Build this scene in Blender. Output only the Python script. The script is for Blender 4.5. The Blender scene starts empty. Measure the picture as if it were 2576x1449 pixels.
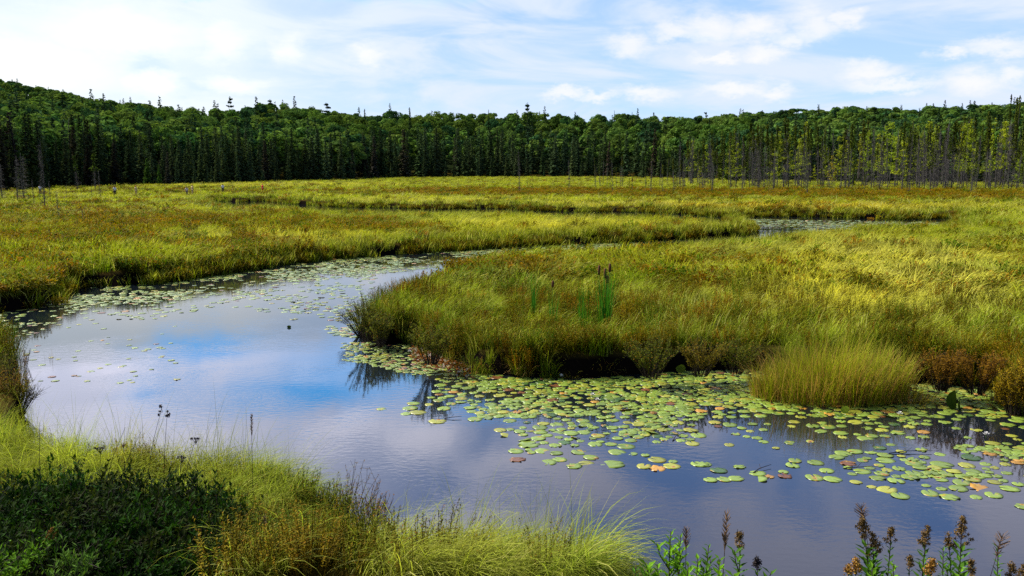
import bpy, math, numpy as np
from mathutils import Vector, Matrix
rng = np.random.default_rng(7)
scene = bpy.context.scene
COL = scene.collection
PI = math.pi

# ------------------------------------------------------------------ camera
F, CU, CV, VH, H = 2264.0, 1288.0, 724.5, 422.0, 5.0
PITCH = math.atan((CV - VH) / F)
cam_d = bpy.data.cameras.new('camera'); cam = bpy.data.objects.new('camera', cam_d); COL.objects.link(cam)
cam.location = (0, 0, H); cam.rotation_euler = (PI/2 - PITCH, 0, 0)
cam_d.sensor_width = 36; cam_d.lens = 36 * F / 2576; cam_d.clip_start = 0.1; cam_d.clip_end = 9000
scene.camera = cam
cp, sp = math.cos(PITCH), math.sin(PITCH)

def ray(u, v):
    a, b = (u - CU) / F, (v - CV) / F
    return a, cp - b * sp, -sp - b * cp
def W(u, v, z=0.0):
    """where the sight line through a point of the picture meets the level z"""
    x, y, dz = ray(u, v); t = (z - H) / dz
    return np.array((x * t, y * t))
def WD(u, v, D):
    """the point at ground distance D (along y) on the sight line"""
    x, y, dz = ray(u, v); t = D / y
    return np.array((x * t, D, H + dz * t))
def PX(x, y, z):
    x, y, z = np.asarray(x, float), np.asarray(y, float), np.asarray(z, float) - H
    f = y * cp - z * sp; f = np.where(f < 0.05, 0.05, f)
    return CU + F * x / f, CV - F * (y * sp + z * cp) / f

# ------------------------------------------------------------------ noise
def _hash(ix, iy, s):
    n = (ix.astype(np.int64) * 374761393 + iy.astype(np.int64) * 668265263 + s * 974711) & 0x7fffffff
    n = ((n ^ (n >> 13)) * 1274126177) & 0x7fffffff
    return ((n ^ (n >> 16)) & 0xffff) / 65535.0
def vnoise(x, y, s=0):
    x, y = np.asarray(x, float), np.asarray(y, float)
    ix, iy = np.floor(x), np.floor(y); fx, fy = x - ix, y - iy
    fx, fy = fx*fx*(3-2*fx), fy*fy*(3-2*fy)
    a = _hash(ix, iy, s); b = _hash(ix+1, iy, s); c = _hash(ix, iy+1, s); d = _hash(ix+1, iy+1, s)
    return (a*(1-fx)+b*fx)*(1-fy) + (c*(1-fx)+d*fx)*fy
def fbm(x, y, s=0, o=3):
    r = 0; a = .5; t = 0
    for k in range(o):
        r = r + a * vnoise(x * 2**k, y * 2**k, s + k*17); t += a; a *= .5
    return r / t
def sst(a, b, x):
    t = np.clip((np.asarray(x, float) - a) / (b - a), 0, 1); return t*t*(3-2*t)

# ------------------------------------------------------------------ water outline
def P(lst): return np.array([W(*p) for p in lst])
B = 1.12       # level of the plant tops along a bank that hides its own foot
CHANNEL = P([(-900,830,0),(-400,800,0),(-30,790,0),(60,780,0),(128,770,0),(140,745,0),(205,724,0),(380,713,0),(470,700,0),(560,688,0),(640,674,0),(740,661,0),
  (900,646,0),(1080,634,0),(1180,628,0),(1330,618,0),(1480,613,0),(1590,607,0),(1700,602,0),(1850,595,0),(1888,580,0),(1862,562,0),(1815,550,0),(1900,545,0),
  (2000,545,0),(2130,549,0),(2260,553,0),(2330,551,0),(2420,547,0),
  (2400,553,B),(2260,556,B),(2100,567,B),(1990,577,B),(1880,590,B),(1700,604,B),(1520,613,B),(1370,618,B),(1220,628,B),(1150,648,B),(1050,680,B),(965,712,B),(925,735,B),
  (898,835,0),(915,852,0),(950,868,0),(1040,866,0),(1065,888,0),(1150,922,0),(1200,940,0),(1310,950,0),(1450,953,0),(1600,945,0),(1750,935,0),(1885,930,0),
  (1990,945,0),(2120,955,0),(2240,960,0),(2322,966,0),(2400,972,0),(2490,978,0),(2500,1010,0),(2560,1040,0),(2700,1060,0),(3100,1070,0),
  (3500,1560,0),(2500,1610,0),(2000,1610,0),(1740,1570,0),(1620,1510,0),(1540,1440,.35),(1480,1385,1.1),(1410,1325,1.1),(1250,1310,1.1),(1100,1310,1.1),(985,1300,1.1),(935,1250,1.1),(850,1172,1.1),(750,1125,1.1),
  (600,1098,1.1),(400,1080,1.1),(180,1060,1.1),(75,1050,1.1),(66,1010,0),(72,975,0),(60,920,0),(20,880,0),(-60,865,0),(-400,850,0),(-900,845,0)])
def strip(l, dv):
    return P([(u, v, 0) for u, v in l] + [(u, v + d, B) for (u, v), d in zip(l[::-1], dv[::-1])])
CREEK = strip([(525,504),(600,508),(665,505),(740,513),(800,517),(880,522),(930,522),(1010,524),(1100,527),(1240,524),(1330,530),(1480,534),(1600,533),(1700,538),(1840,548)],
              [3,5,4,4,5,3,4,3,3,2.5,3,3,3,3,4])

def poly_sd(px, py, poly):
    """signed distance: negative inside"""
    px, py = np.asarray(px, float).ravel(), np.asarray(py, float).ravel()
    out = np.empty(px.size); n = len(poly); a = poly; b = np.roll(poly, -1, 0)
    for i in range(0, px.size, 20000):
        x = px[i:i+20000, None]; y = py[i:i+20000, None]
        ex, ey = b[:,0]-a[:,0], b[:,1]-a[:,1]
        wx, wy = x - a[:,0], y - a[:,1]
        t = np.clip((wx*ex + wy*ey) / (ex*ex + ey*ey + 1e-12), 0, 1)
        d = np.sqrt(((wx - ex*t)**2 + (wy - ey*t)**2).min(1))
        c = ((a[:,1] <= y) != (b[:,1] <= y)) & (x < a[:,0] + (y - a[:,1]) / (ey + 1e-12) * ex)
        out[i:i+20000] = np.where(c.sum(1) % 2 == 1, -d, d)
    return out
def shore(x, y):
    """distance to the water's edge, positive on land, with small bays"""
    x, y = np.asarray(x, float).ravel(), np.asarray(y, float).ravel()
    s = np.minimum(poly_sd(x, y, CHANNEL), poly_sd(x, y, CREEK))
    k = np.clip(y / 40, .25, 1.6)
    return s + (fbm(x / .9, y / .9, 3, 2) - .5) * .55 * k

# ------------------------------------------------------------------ relief
def interp(u, pts): p = np.array(pts, float); return np.interp(u, p[:,0], p[:,1])
def edge_D(u):      # where the forest begins
    return interp(u, [(-1500,110),(-300,120),(0,165),(140,195),(300,225),(600,270),(850,330),(1000,420),(1200,450),(1500,450),(1650,400),(1850,340),(2100,290),(2576,260),(3600,220)])
def vtop1(u):       # sky line of the nearer ridge
    return interp(u, [(-1500,250),(0,275),(240,268),(420,278),(560,290),(660,276),(760,278),(900,293),(1000,294),(1330,292),(1600,296),(1800,302),(2000,316),(2576,316),(3600,316)])
def vtop2(u):       # sky line of the far ridge
    return interp(u, [(-1500,120),(-300,165),(0,217),(90,230),(150,243),(215,254),(260,268),(340,272),(480,295),(700,330),(1650,330),(1780,308),(1880,292),(2000,284),(2150,276),(2300,276),(2450,270),(2700,268),(3600,262)])
def relief(x, y):
    x, y = np.asarray(x, float), np.asarray(y, float)
    D = np.hypot(x, y); yy = np.maximum(y, 1.0); u = CU + F * x / (yy * cp)
    u = np.where(y < .5 * np.abs(x), np.where(x < 0, -1500, 3600), np.clip(u, -1500, 3600))
    e = edge_D(u); d = yy
    r1 = e + interp(u, [(-1500,200),(0,230),(700,230),(1000,170),(1500,170),(2000,150),(3600,150)])
    r2 = interp(u, [(-1500,1200),(0,1250),(500,1150),(1300,1000),(1900,850),(3600,800)])
    h1 = H + r1 * (VH - vtop1(u)) / F * 1.0 - 15
    h2 = H + r2 * (VH - vtop2(u)) / F * 1.0 - 15
    t1 = sst(e + 4, r1, d); g = h1 * t1
    g = g + (h2 - h1) * sst(r1 + 60, r2, d)
    g = g * (1 - .6 * sst(r2 + 50, r2 + 900, d))
    g = np.where(d > r2, np.maximum(g, 6), g)
    return np.where(y > 30, g + 5 * (fbm(x / 60, y / 60, 5, 2) - .5) * sst(e + 10, r1, d), 0)
def ground_z(x, y, s=None):
    x, y = np.asarray(x, float), np.asarray(y, float)
    if s is None: s = shore(x, y).reshape(x.shape)
    bank = np.where(y > 40, sst(-.4, .5, s), sst(-.15, .35, s))
    z = -.7 + (1.22 + .10 * (fbm(x / 3.0, y / 3.0, 8, 2) - .5) * 2) * bank
    z = z + np.clip(s, 0, 1) * .34 * (fbm(x / 1.9, y / 1.9, 9, 2) - .5)
    n = np.where(x < .5, 10.4, 10.4 - 2.9 * sst(.5, 2.5, x)) + .2 * np.sin(x * .9)
    emb = np.clip((n - y) * .30, 0, 1.9) * sst(-.2, 1.5, s)           # the slope up to the viewpoint
    return z + emb + relief(x, y)

# ------------------------------------------------------------------ materials
def new_mat(name):
    m = bpy.data.materials.new(name); m.use_nodes = True; nt = m.node_tree; nt.nodes.clear()
    return m, nt
class N:
    def __init__(s, nt): s.nt = nt
    def __call__(s, t, **k):
        n = s.nt.nodes.new(t)
        for a, v in k.items():
            if a == 'i':
                for q, w in v.items():
                    if isinstance(w, bpy.types.NodeSocket): s.nt.links.new(w, n.inputs[q])
                    else: n.inputs[q].default_value = w
            else: setattr(n, a, v)
        return n
    def math(s, op, a, b=0.0, c=None, clamp=False):
        n = s.nt.nodes.new('ShaderNodeMath'); n.operation = op; n.use_clamp = clamp
        for q, w in enumerate((a, b) if c is None else (a, b, c)):
            if isinstance(w, bpy.types.NodeSocket): s.nt.links.new(w, n.inputs[q])
            else: n.inputs[q].default_value = w
        return n.outputs[0]
    def mix(s, f, a, b, bt='MIX'):
        n = s.nt.nodes.new('ShaderNodeMix'); n.data_type = 'RGBA'; n.blend_type = bt
        for q, w in ((0, f), (6, a), (7, b)):
            if isinstance(w, bpy.types.NodeSocket): s.nt.links.new(w, n.inputs[q])
            else: n.inputs[q].default_value = w if q == 0 or len(w) == 4 else (*w, 1)
        return n.outputs[2]
    def link(s, a, b): s.nt.links.new(a, b)

def foliage(name, transl=.35, rough=.5, spec=.35, lo=.55, hi=1.35, accent=None, acc_at=.9, tip=None, blotch=False):
    """leaf and blade material: the colour comes from each plant's own tint, varied from leaf to leaf"""
    m, nt = new_mat(name); n = N(nt)
    tint = n('ShaderNodeAttribute', attribute_type='INSTANCER', attribute_name='tint')
    b = n('ShaderNodeAttribute', attribute_name='bl')
    sep = n('ShaderNodeSeparateColor', i={0: b.outputs['Color']})
    br = n('ShaderNodeMapRange', i={0: sep.outputs[0], 3: lo, 4: hi}).outputs[0]
    col = n('ShaderNodeVectorMath', operation='SCALE', i={0: tint.outputs['Color'], 3: br}).outputs[0]
    if blotch:      # yellow and brown patches on ageing pads
        ge = n('ShaderNodeNewGeometry'); no = n('ShaderNodeTexNoise', i={'Vector': ge.outputs['Position'], 'Scale': 5.0, 'Detail': 3.0})
        col = n.mix(n('ShaderNodeMapRange', i={0: no.outputs[0], 1: .60, 2: .66, 3: 0, 4: .8}).outputs[0], col, (.52, .34, .04))
        col = n.mix(n('ShaderNodeMapRange', i={0: no.outputs[0], 1: .66, 2: .70, 3: 0, 4: .9}).outputs[0], col, (.30, .10, .02))
    if accent:
        f = n.math('GREATER_THAN', sep.outputs[2], acc_at)
        col = n.mix(f, col, accent)
    if tip:
        f = n.math('MULTIPLY', n.math('POWER', sep.outputs[1], 2.0), tip[1])
        col = n.mix(f, col, tip[0])
    p = n('ShaderNodeBsdfPrincipled', i={'Base Color': col, 'Roughness': rough, 'Specular IOR Level': spec})
    t = n('ShaderNodeBsdfTranslucent', i={0: n.mix(1.0, col, (1.0, 1.0, .55, 1), 'MULTIPLY')})
    mx = n('ShaderNodeMixShader', i={0: transl, 1: p.outputs[0], 2: t.outputs[0]})
    o = n('ShaderNodeOutputMaterial', i={0: mx.outputs[0]})
    return m
M = {}
M['grass'] = foliage('grass_blades', .45, .6, .03, .35, 1.8, (.62, .60, .16, 1), .87, ((.66, .62, .08, 1), .40))
M['sedge'] = foliage('sedge_blades', .42, .6, .03, .45, 1.6, (.50, .26, .07, 1), .86, ((.50, .42, .12, 1), .25))
M['leaf'] = foliage('shrub_leaves', .34, .6, .04, .4, 1.7, (.38, .20, .02, 1), .92)
M['leafgreen'] = foliage('glossy_green_leaves', .28, .6, .03, .6, 1.4)
M['spruce'] = foliage('spruce_needles', .15, .8, .0, .45, 1.5)
M['broad'] = foliage('broadleaf_crown', .30, .8, .0, .45, 1.55)
M['pad'] = foliage('lily_pad_leaf', .08, .34, .5, .8, 1.15, blotch=True)
M['reed'] = foliage('cattail_leaf', .35, .6, .06, .7, 1.3)

def plain(name, col, rough=.8, noise=0, scale=20, col2=None, spec=.3):
    m, nt = new_mat(name); n = N(nt); c = (*col, 1)
    if noise:
        tc = n('ShaderNodeTexCoord'); t = n('ShaderNodeTexNoise', i={'Vector': tc.outputs['Object'], 'Scale': scale, 'Detail': 4.0})
        c2 = col2 or tuple(x * .4 for x in col)
        c = n.mix(n.math('MULTIPLY', t.outputs[0], noise), c, (*c2, 1))
    p = n('ShaderNodeBsdfPrincipled', i={'Base Color': c, 'Roughness': rough, 'Specular IOR Level': spec})
    n('ShaderNodeOutputMaterial', i={0: p.outputs[0]}); return m
M['deadwood'] = plain('weathered_grey_wood', (.135, .122, .108), .85, .8, 3)
M['bark'] = plain('dark_bark', (.030, .024, .020), .9, .8, 4)
M['twig'] = plain('brown_twig', (.035, .022, .016), .8, .6, 10)
M['cat_head'] = plain('brown_cattail_spike', (.16, .055, .025), .9, .7, 60)
M['panicle'] = plain('brown_seed_clusters', (.22, .14, .03), .85, .8, 60, (.09, .04, .015))
M['panicle_gold'] = plain('golden_seed_clusters', (.50, .27, .035), .8, .7, 50, (.22, .10, .02))
M['seedhead'] = plain('tawny_grass_seedhead', (.26, .16, .09), .85, .6, 60)
M['darkpod'] = plain('dark_dried_pod', (.035, .025, .025), .8, .5, 50)
M['petal'] = plain('white_petal', (.80, .78, .74), .5)
M['deadleaf'] = plain('orange_brown_dead_leaf', (.38, .14, .04), .6, .9, 14, (.12, .05, .02))
M['skin'] = plain('skin', (.50, .32, .24), .6)

# ------------------------------------------------------------------ mesh helpers
class MB:
    """collects vertices, faces and the per-vertex values (leaf shade, along-blade, accent)"""
    def __init__(s): s.v = []; s.f = []; s.c = []
    def add(s, v, f, c=(.5, 0, 0)):
        o = len(s.v); s.v += [tuple(map(float, p)) for p in v]
        s.f += [tuple(i + o for i in q) for q in f]
        if isinstance(c, list): s.c += c
        else: s.c += [c] * len(v)
    def mesh(s, name, mat, smooth=False):
        me = bpy.data.meshes.new(name); me.from_pydata(s.v, [], s.f); me.materials.append(M[mat] if isinstance(mat, str) else mat)
        a = me.attributes.new('bl', 'FLOAT_COLOR', 'POINT')
        c = np.ones((len(s.v), 4), np.float32); c[:, :3] = np.array(s.c, np.float32).reshape(-1, 3); a.data.foreach_set('color', c.ravel())
        if smooth: me.shade_smooth()
        me.update(); return me
def obj(name, me, parent=None, loc=None, tint=None):
    o = bpy.data.objects.new(name, me); COL.objects.link(o)
    if parent: o.parent = parent
    if loc is not None: o.location = loc
    if tint is not None: o['tint'] = tuple(float(t) for t in tint)
    return o
def tag(o, label=None, cat=None, group=None, kind=None):
    if label: o['label'] = label
    if cat: o['category'] = cat
    if group: o['group'] = group
    if kind: o['kind'] = kind
    return o
def empty(name, loc, rz=0.0, sc=1.0):
    o = bpy.data.objects.new(name, None); COL.objects.link(o); o.location = loc; o.rotation_euler = (0, 0, rz)
    o.scale = (sc, sc, sc) if np.isscalar(sc) else sc; o.empty_display_size = .1; return o
def nrm(v): v = np.asarray(v, float); return v / (np.linalg.norm(v) + 1e-9)
def tube(mb, pts, r0, r1, n=5, c=(.5, 0, 0), cap=True):
    pts = [np.asarray(p, float) for p in pts]; k = len(pts); V = []; Fc = []
    for i, p in enumerate(pts):
        d = nrm(pts[min(i+1, k-1)] - pts[max(i-1, 0)]); a = nrm(np.cross(d, (0.3, 0.9, 0.1) if abs(d[2]) > .8 else (0, 0, 1))); b = np.cross(d, a)
        r = r0 + (r1 - r0) * i / (k - 1) if np.isscalar(r1) else r1[i]
        for j in range(n): V.append(p + r * (a * math.cos(2*PI*j/n) + b * math.sin(2*PI*j/n)))
    for i in range(k-1):
        for j in range(n): Fc.append((i*n+j, i*n+(j+1) % n, (i+1)*n+(j+1) % n, (i+1)*n+j))
    if cap: Fc.append(tuple(range(n))[::-1]); Fc.append(tuple((k-1)*n+j for j in range(n)))
    mb.add(V, Fc, c)
def blade(mb, base, az, L, w, lean, droop, R, seg=4, c=None, twist=0.0):
    """one curved grass blade: rises, leans towards az and droops at the tip"""
    base = np.asarray(base, float); h = np.array((math.cos(az), math.sin(az), 0)); side = np.array((-math.sin(az), math.cos(az), 0))
    ang = PI/2 - lean; p = base.copy(); V = []; Cc = []; c = c or (R.random(), 0, R.random())
    st = L / seg
    for i in range(seg + 1):
        t = i / seg; wd = w * (1 - t) ** .7 * (.6 + 1.2 * min(t * 3, .35)); ss = side * math.cos(twist * t) + np.array((0, 0, 1)) * math.sin(twist * t)
        if i == seg: V.append(p.copy()); Cc.append((c[0], 1.0, c[2]))
        else: V += [p - ss * wd / 2, p + ss * wd / 2]; Cc += [(c[0], t, c[2])] * 2
        p = p + st * (h * math.cos(ang) + np.array((0, 0, 1)) * math.sin(ang)); ang -= droop / seg * (.5 + t * 1.3)
    Fc = [(2*i, 2*i+1, 2*i+3, 2*i+2) for i in range(seg-1)] + [(2*seg-2, 2*seg-1, 2*seg)]
    mb.add(V, Fc, Cc)
def leaf(mb, p, d, up, L, w, c, fold=.15):
    """a pointed leaf with a middle rib"""
    p = np.asarray(p, float); d = nrm(d); s = nrm(np.cross(d, up)); n = np.cross(s, d)
    V = [p, p + d*L*.45 + s*w*.5 + n*w*fold, p + d*L*.5, p + d*L*.45 - s*w*.5 + n*w*fold, p + d*L]
    mb.add(V, [(0, 1, 2), (0, 2, 3), (1, 4, 2), (2, 4, 3)], c)
def facelet(mb, p, s, R, c, flat=.5, k=1.0):
    """one small ragged leaf cluster"""
    a = nrm(R.normal(size=3) * (1, 1, flat)); b = nrm(np.cross(a, R.normal(size=3)))
    mb.add([p - a*s, p + b*s*.6*k, p + a*s, p - b*s*.6*k], [(0, 1, 2, 3)], c)
# ------------------------------------------------------------------ ground and water
def build_ground():
    th = np.concatenate([np.linspace(-180, -48, 45)[:-1], np.linspace(-48, 48, 400), np.linspace(48, 180, 45)[1:-1]])
    r = 1.5 * 1.0105 ** np.arange(0, 720)
    r = r[r < 2600]; T, Rr = np.meshgrid(np.radians(th), r)
    X, Y = Rr * np.sin(T), Rr * np.cos(T)
    Z = ground_z(X, Y); nr, nt_ = X.shape
    V = np.stack([X, Y, Z], -1).reshape(-1, 3)
    i = np.arange(nr - 1)[:, None]; j = np.arange(nt_)[None, :]; j2 = (j + 1) % nt_
    Q = np.stack([i*nt_+j, (i+1)*nt_+j, (i+1)*nt_+j2, i*nt_+j2], -1).reshape(-1, 4)
    V = np.vstack([V, [[0, 0, float(Z[0].mean())]]]); c = len(V) - 1
    tri = [(c, j + 1 if j + 1 < nt_ else 0, j) for j in range(nt_)]
    me = bpy.data.meshes.new('ground'); me.vertices.add(len(V)); me.vertices.foreach_set('co', V.astype(np.float32).ravel())
    nl = Q.size + 3 * len(tri); me.loops.add(nl); me.polygons.add(len(Q) + len(tri))
    me.loops.foreach_set('vertex_index', np.concatenate([Q.ravel(), np.array(tri).ravel()]).astype(np.int32))
    ls = np.concatenate([np.arange(len(Q)) * 4, len(Q) * 4 + np.arange(len(tri)) * 3]).astype(np.int32)
    me.polygons.foreach_set('loop_start', ls); me.update(calc_edges=True); me.validate(); me.shade_smooth()
    m, nt = new_mat('bog_ground'); n = N(nt)
    geo = n('ShaderNodeNewGeometry'); xyz = n('ShaderNodeSeparateXYZ', i={0: geo.outputs['Position']})
    n1 = n('ShaderNodeTexNoise', i={'Vector': geo.outputs['Position'], 'Scale': .12, 'Detail': 6.0})
    n2 = n('ShaderNodeTexNoise', i={'Vector': geo.outputs['Position'], 'Scale': 2.5, 'Detail': 5.0})
    a = n.mix(n('ShaderNodeMapRange', i={0: n1.outputs[0], 1: .4, 2: .6}).outputs[0], (.060, .060, .010), (.080, .045, .010))
    a = n.mix(n('ShaderNodeMapRange', i={0: n2.outputs[0], 1: .35, 2: .65, 3: 0, 4: .7}).outputs[0], a, (.025, .022, .008))
    peat = n('ShaderNodeMapRange', i={0: xyz.outputs[2], 1: .40, 2: .52, 3: 1, 4: 0}).outputs[0]
    a = n.mix(peat, a, (.007, .005, .004))
    hill = n('ShaderNodeMapRange', i={0: xyz.outputs[2], 1: 2.5, 2: 4, 3: 0, 4: 1}).outputs[0]
    a = n.mix(hill, a, (.016, .024, .008))
    bmp = n('ShaderNodeBump', i={'Strength': .6, 'Distance': .1, 'Height': n2.outputs[0]})
    p = n('ShaderNodeBsdfPrincipled', i={'Base Color': a, 'Roughness': 1.0, 'Specular IOR Level': 0.0, 'Normal': bmp.outputs[0]})
    n('ShaderNodeOutputMaterial', i={0: p.outputs[0]}); me.materials.append(m)
    return tag(obj('ground', me), 'boggy meadow ground rising to wooded hills', kind='structure')
build_ground()

def build_water():
    m, nt = new_mat('bog_water'); n = N(nt)
    geo = n('ShaderNodeNewGeometry')
    mp = n('ShaderNodeMapping', i={0: geo.outputs['Position'], 3: (1.0, 1.6, 1.0)})
    a = n('ShaderNodeTexNoise', i={'Vector': mp.outputs[0], 'Scale': 5.0, 'Detail': 3.0, 'Roughness': .55})
    b = n('ShaderNodeTexNoise', i={'Vector': geo.outputs['Position'], 'Scale': .35, 'Detail': 2.0})
    pat = n('ShaderNodeMapRange', i={0: b.outputs[0], 1: .42, 2: .62, 3: .25, 4: 1}).outputs[0]
    bmp = n('ShaderNodeBump', i={'Strength': n.math('MULTIPLY', pat, .055), 'Distance': .05, 'Height': a.outputs[0]})
    d = n('ShaderNodeBsdfDiffuse', i={0: (.008, .012, .016, 1)})
    g = n('ShaderNodeBsdfGlossy', i={0: (1, 1, 1, 1), 1: .012, 'Normal': bmp.outputs[0]})
    fr = n('ShaderNodeFresnel', i={0: 1.85, 'Normal': bmp.outputs[0]})
    mx = n('ShaderNodeMixShader', i={0: fr.outputs[0], 1: d.outputs[0], 2: g.outputs[0]})
    n('ShaderNodeOutputMaterial', i={0: mx.outputs[0]})
    mb = MB(); xs = np.linspace(-260, 260, 27); ys = np.linspace(2, 262, 14)
    V = [(x, y, 0) for y in ys for x in xs]; Fc = [(j*27+i, j*27+i+1, (j+1)*27+i+1, (j+1)*27+i) for j in range(13) for i in range(26)]
    mb.add(V, Fc); o = obj('water', mb.mesh('water', m)); return tag(o, 'calm dark bog stream mirroring the sky', kind='structure')
build_water()

# ------------------------------------------------------------------ sky, clouds, sun
SUN_EL, SUN_AZ = 47.0, -62.0            # degrees; azimuth from the view direction, negative to the left
def build_world():
    w = bpy.data.worlds.new('World'); scene.world = w; w.use_nodes = True; nt = w.node_tree; nt.nodes.clear(); n = N(nt)
    sky = n('ShaderNodeTexSky'); sky.sky_type = 'NISHITA'; sky.sun_disc = False
    sky.sun_elevation = math.radians(SUN_EL); sky.sun_rotation = math.radians(SUN_AZ); sky.air_density = 1.0; sky.dust_density = .8; sky.ozone_density = 2.0
    tc = n('ShaderNodeTexCoord'); d = tc.outputs['Generated']; s = n('ShaderNodeSeparateXYZ', i={0: d})
    x, y, z = s.outputs[0], s.outputs[1], s.outputs[2]
    az = n.math('MULTIPLY', n.math('ARCTAN2', x, y), 57.2958); el = n.math('MULTIPLY', n.math('ARCSINE', z), 57.2958)
    # slow warp so that cloud edges are ragged
    v3 = n('ShaderNodeCombineXYZ', i={0: az, 1: n.math('MULTIPLY', el, 1.9), 2: 3.3})
    wn = n('ShaderNodeTexNoise', i={'Vector': v3.outputs[0], 'Scale': .55, 'Detail': 7.0, 'Roughness': .62})
    wc = n('ShaderNodeSeparateColor', i={0: wn.outputs['Color']})
    wx = n.math('MULTIPLY', n.math('SUBTRACT', wc.outputs[0], .5), 3.0); wy = n.math('MULTIPLY', n.math('SUBTRACT', wc.outputs[1], .5), 2.2)
    azw = n.math('ADD', az, wx); elw = n.math('ADD', el, wy)
    def blob(a0, e0, ra, re, soft=.6, warp=True):
        p = n.math('DIVIDE', n.math('SUBTRACT', azw if warp else az, a0), ra); q = n.math('DIVIDE', n.math('SUBTRACT', elw if warp else el, e0), re)
        r = n.math('SQRT', n.math('ADD', n.math('MULTIPLY', p, p), n.math('MULTIPLY', q, q)))
        return n('ShaderNodeMapRange', interpolation_type='SMOOTHSTEP', i={0: r, 1: 1.0 + soft * .4, 2: 1.0 - soft, 3: 0.0, 4: 1.0}).outputs[0]
    def union(l):
        r = l[0]
        for q in l[1:]: r = n.math('MAXIMUM', r, q)
        return r
    def ae(u, v): a, b, c = ray(u, v); return math.degrees(math.atan2(a, b)), math.degrees(math.atan2(c, math.hypot(a, b)))
    K = math.degrees(1 / F)
    def ub(u, v, ru, rv, soft=.9): a, e = ae(u, v); return blob(a, e, ru * K * 1.0, rv * K * 1.35, soft)
    # streaky veil
    v2 = n('ShaderNodeCombineXYZ', i={0: n.math('MULTIPLY', az, .07), 1: n.math('MULTIPLY', n.math('ADD', el, n.math('MULTIPLY', az, .05)), .30), 2: 0.0})
    st = n('ShaderNodeTexNoise', i={'Vector': v2.outputs[0], 'Scale': 1.5, 'Detail': 6.0, 'Roughness': .58, 'Distortion': .6}).outputs[0]
    veil = n('ShaderNodeMapRange', interpolation_type='SMOOTHSTEP', i={0: st, 1: .34, 2: .64, 3: .05, 4: .95}).outputs[0]
    left = n('ShaderNodeMapRange', interpolation_type='SMOOTHSTEP', i={0: az, 1: -1.0, 2: -24.0, 3: 0.0, 4: 1.0}).outputs[0]
    low = n('ShaderNodeMapRange', interpolation_type='SMOOTHSTEP', i={0: el, 1: 11.6, 2: 10.2, 3: 0.0, 4: 1.0}).outputs[0]
    puffs = union([ub(*b) for b in [(1790,72,95,26),(1700,80,60,22),(1580,105,65,26),(1905,70,65,22),(2050,62,62,34),(2130,48,45,18),(1930,130,60,18),(1810,148,70,12),
        (2190,180,75,20),(2450,205,65,26),(2540,185,40,18),(2510,118,90,18),(2400,135,50,12),(1850,222,90,14),(1940,232,50,16),(1620,232,70,14),(1500,240,60,10),
        (920,140,52,26),(735,125,48,32),(570,115,75,38),(395,215,75,26),(600,215,80,18),(2000,95,60,18),(2250,215,120,14),(1420,235,60,12),(300,80,200,50),(60,160,200,60)]])
    base_shade = union([ub(*b) for b in [(605,132,62,26,1.2),(755,135,40,24,1.2),(370,160,50,22,1.2),(2040,88,120,12,1.3),(1770,92,90,8,1.3),(440,225,70,18,1.2)]])
    # what the water mirrors: the sky above the frame, with a blue opening and grey-violet cloud
    def rb(u, v, ru, rv, soft=1.1):
        a, b, c = ray(u, v); return blob(math.degrees(math.atan2(a, b)), -math.degrees(math.atan2(c, math.hypot(a, b))), ru * K, rv * K, soft)
    gap = union([rb(1010,925,380,85), rb(800,985,380,52), rb(1250,1010,280,40,1.2), rb(520,875,190,36,1.2), rb(420,985,120,22,1.3)])
    high = n('ShaderNodeTexNoise', i={'Vector': n('ShaderNodeCombineXYZ', i={0: n.math('MULTIPLY', az, .5), 1: el, 2: 7.0}).outputs[0], 'Scale': .16, 'Detail': 5.0, 'Roughness': .55}).outputs[0]
    hc = n('ShaderNodeMapRange', interpolation_type='SMOOTHSTEP', i={0: high, 1: .40, 2: .58, 3: .10, 4: 1.0}).outputs[0]
    bluesky = n.mix(n('ShaderNodeMapRange', i={0: el, 1: 0.0, 2: 22.0}).outputs[0], (.47, .66, .84), (.10, .28, .80))
    veilc = n.mix(left, (.60, .665, .83), (.71, .77, .83))
    lowsky = n.mix(veil, bluesky, veilc)
    lowsky = n.mix(n.math('MULTIPLY', left, .8), lowsky, veilc)
    lowsky = n.mix(n.math('MULTIPLY', base_shade, .6), lowsky, (.42, .60, .78))
    lowsky = n.mix(n.math('MULTIPLY', puffs, .75), lowsky, n.mix(left, (.80, .78, .85), (.86, .86, .86)))
    cl = n.mix(n('ShaderNodeMapRange', i={0: el, 1: 12.0, 2: 27.0}).outputs[0], (.80, .80, 1.0), (.50, .53, .78))
    cl = n.mix(n('ShaderNodeMapRange', interpolation_type='SMOOTHSTEP', i={0: az, 1: 8.0, 2: -12.0, 3: 0.0, 4: .95}).outputs[0], cl, (1.5, 1.5, 1.8))
    hc = n.math('MAXIMUM', hc, n('ShaderNodeMapRange', interpolation_type='SMOOTHSTEP', i={0: az, 1: 2.0, 2: -18.0, 3: 0.0, 4: .75}).outputs[0])
    highsky = n.mix(hc, bluesky, cl)
    cc = n.mix(low, highsky, lowsky)
    cc = n.mix(n.math('MULTIPLY', gap, .97), cc, (.06, .68, 1.65))
    ns = n('ShaderNodeVectorMath', operation='SCALE', i={0: sky.outputs[0], 3: .07}).outputs[0]
    over = n('ShaderNodeMapRange', interpolation_type='SMOOTHSTEP', i={0: el, 1: 30.0, 2: 55.0, 3: .92, 4: .25}).outputs[0]
    fin = n.mix(over, ns, cc)
    back = n('ShaderNodeMapRange', interpolation_type='SMOOTHSTEP', i={0: y, 1: .25, 2: -.35, 3: 0.0, 4: .85}).outputs[0]  # unseen sky behind the camera, darkened to cut fill on camera-facing sides
    fin = n.mix(back, fin, (.05, .11, .24))
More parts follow.
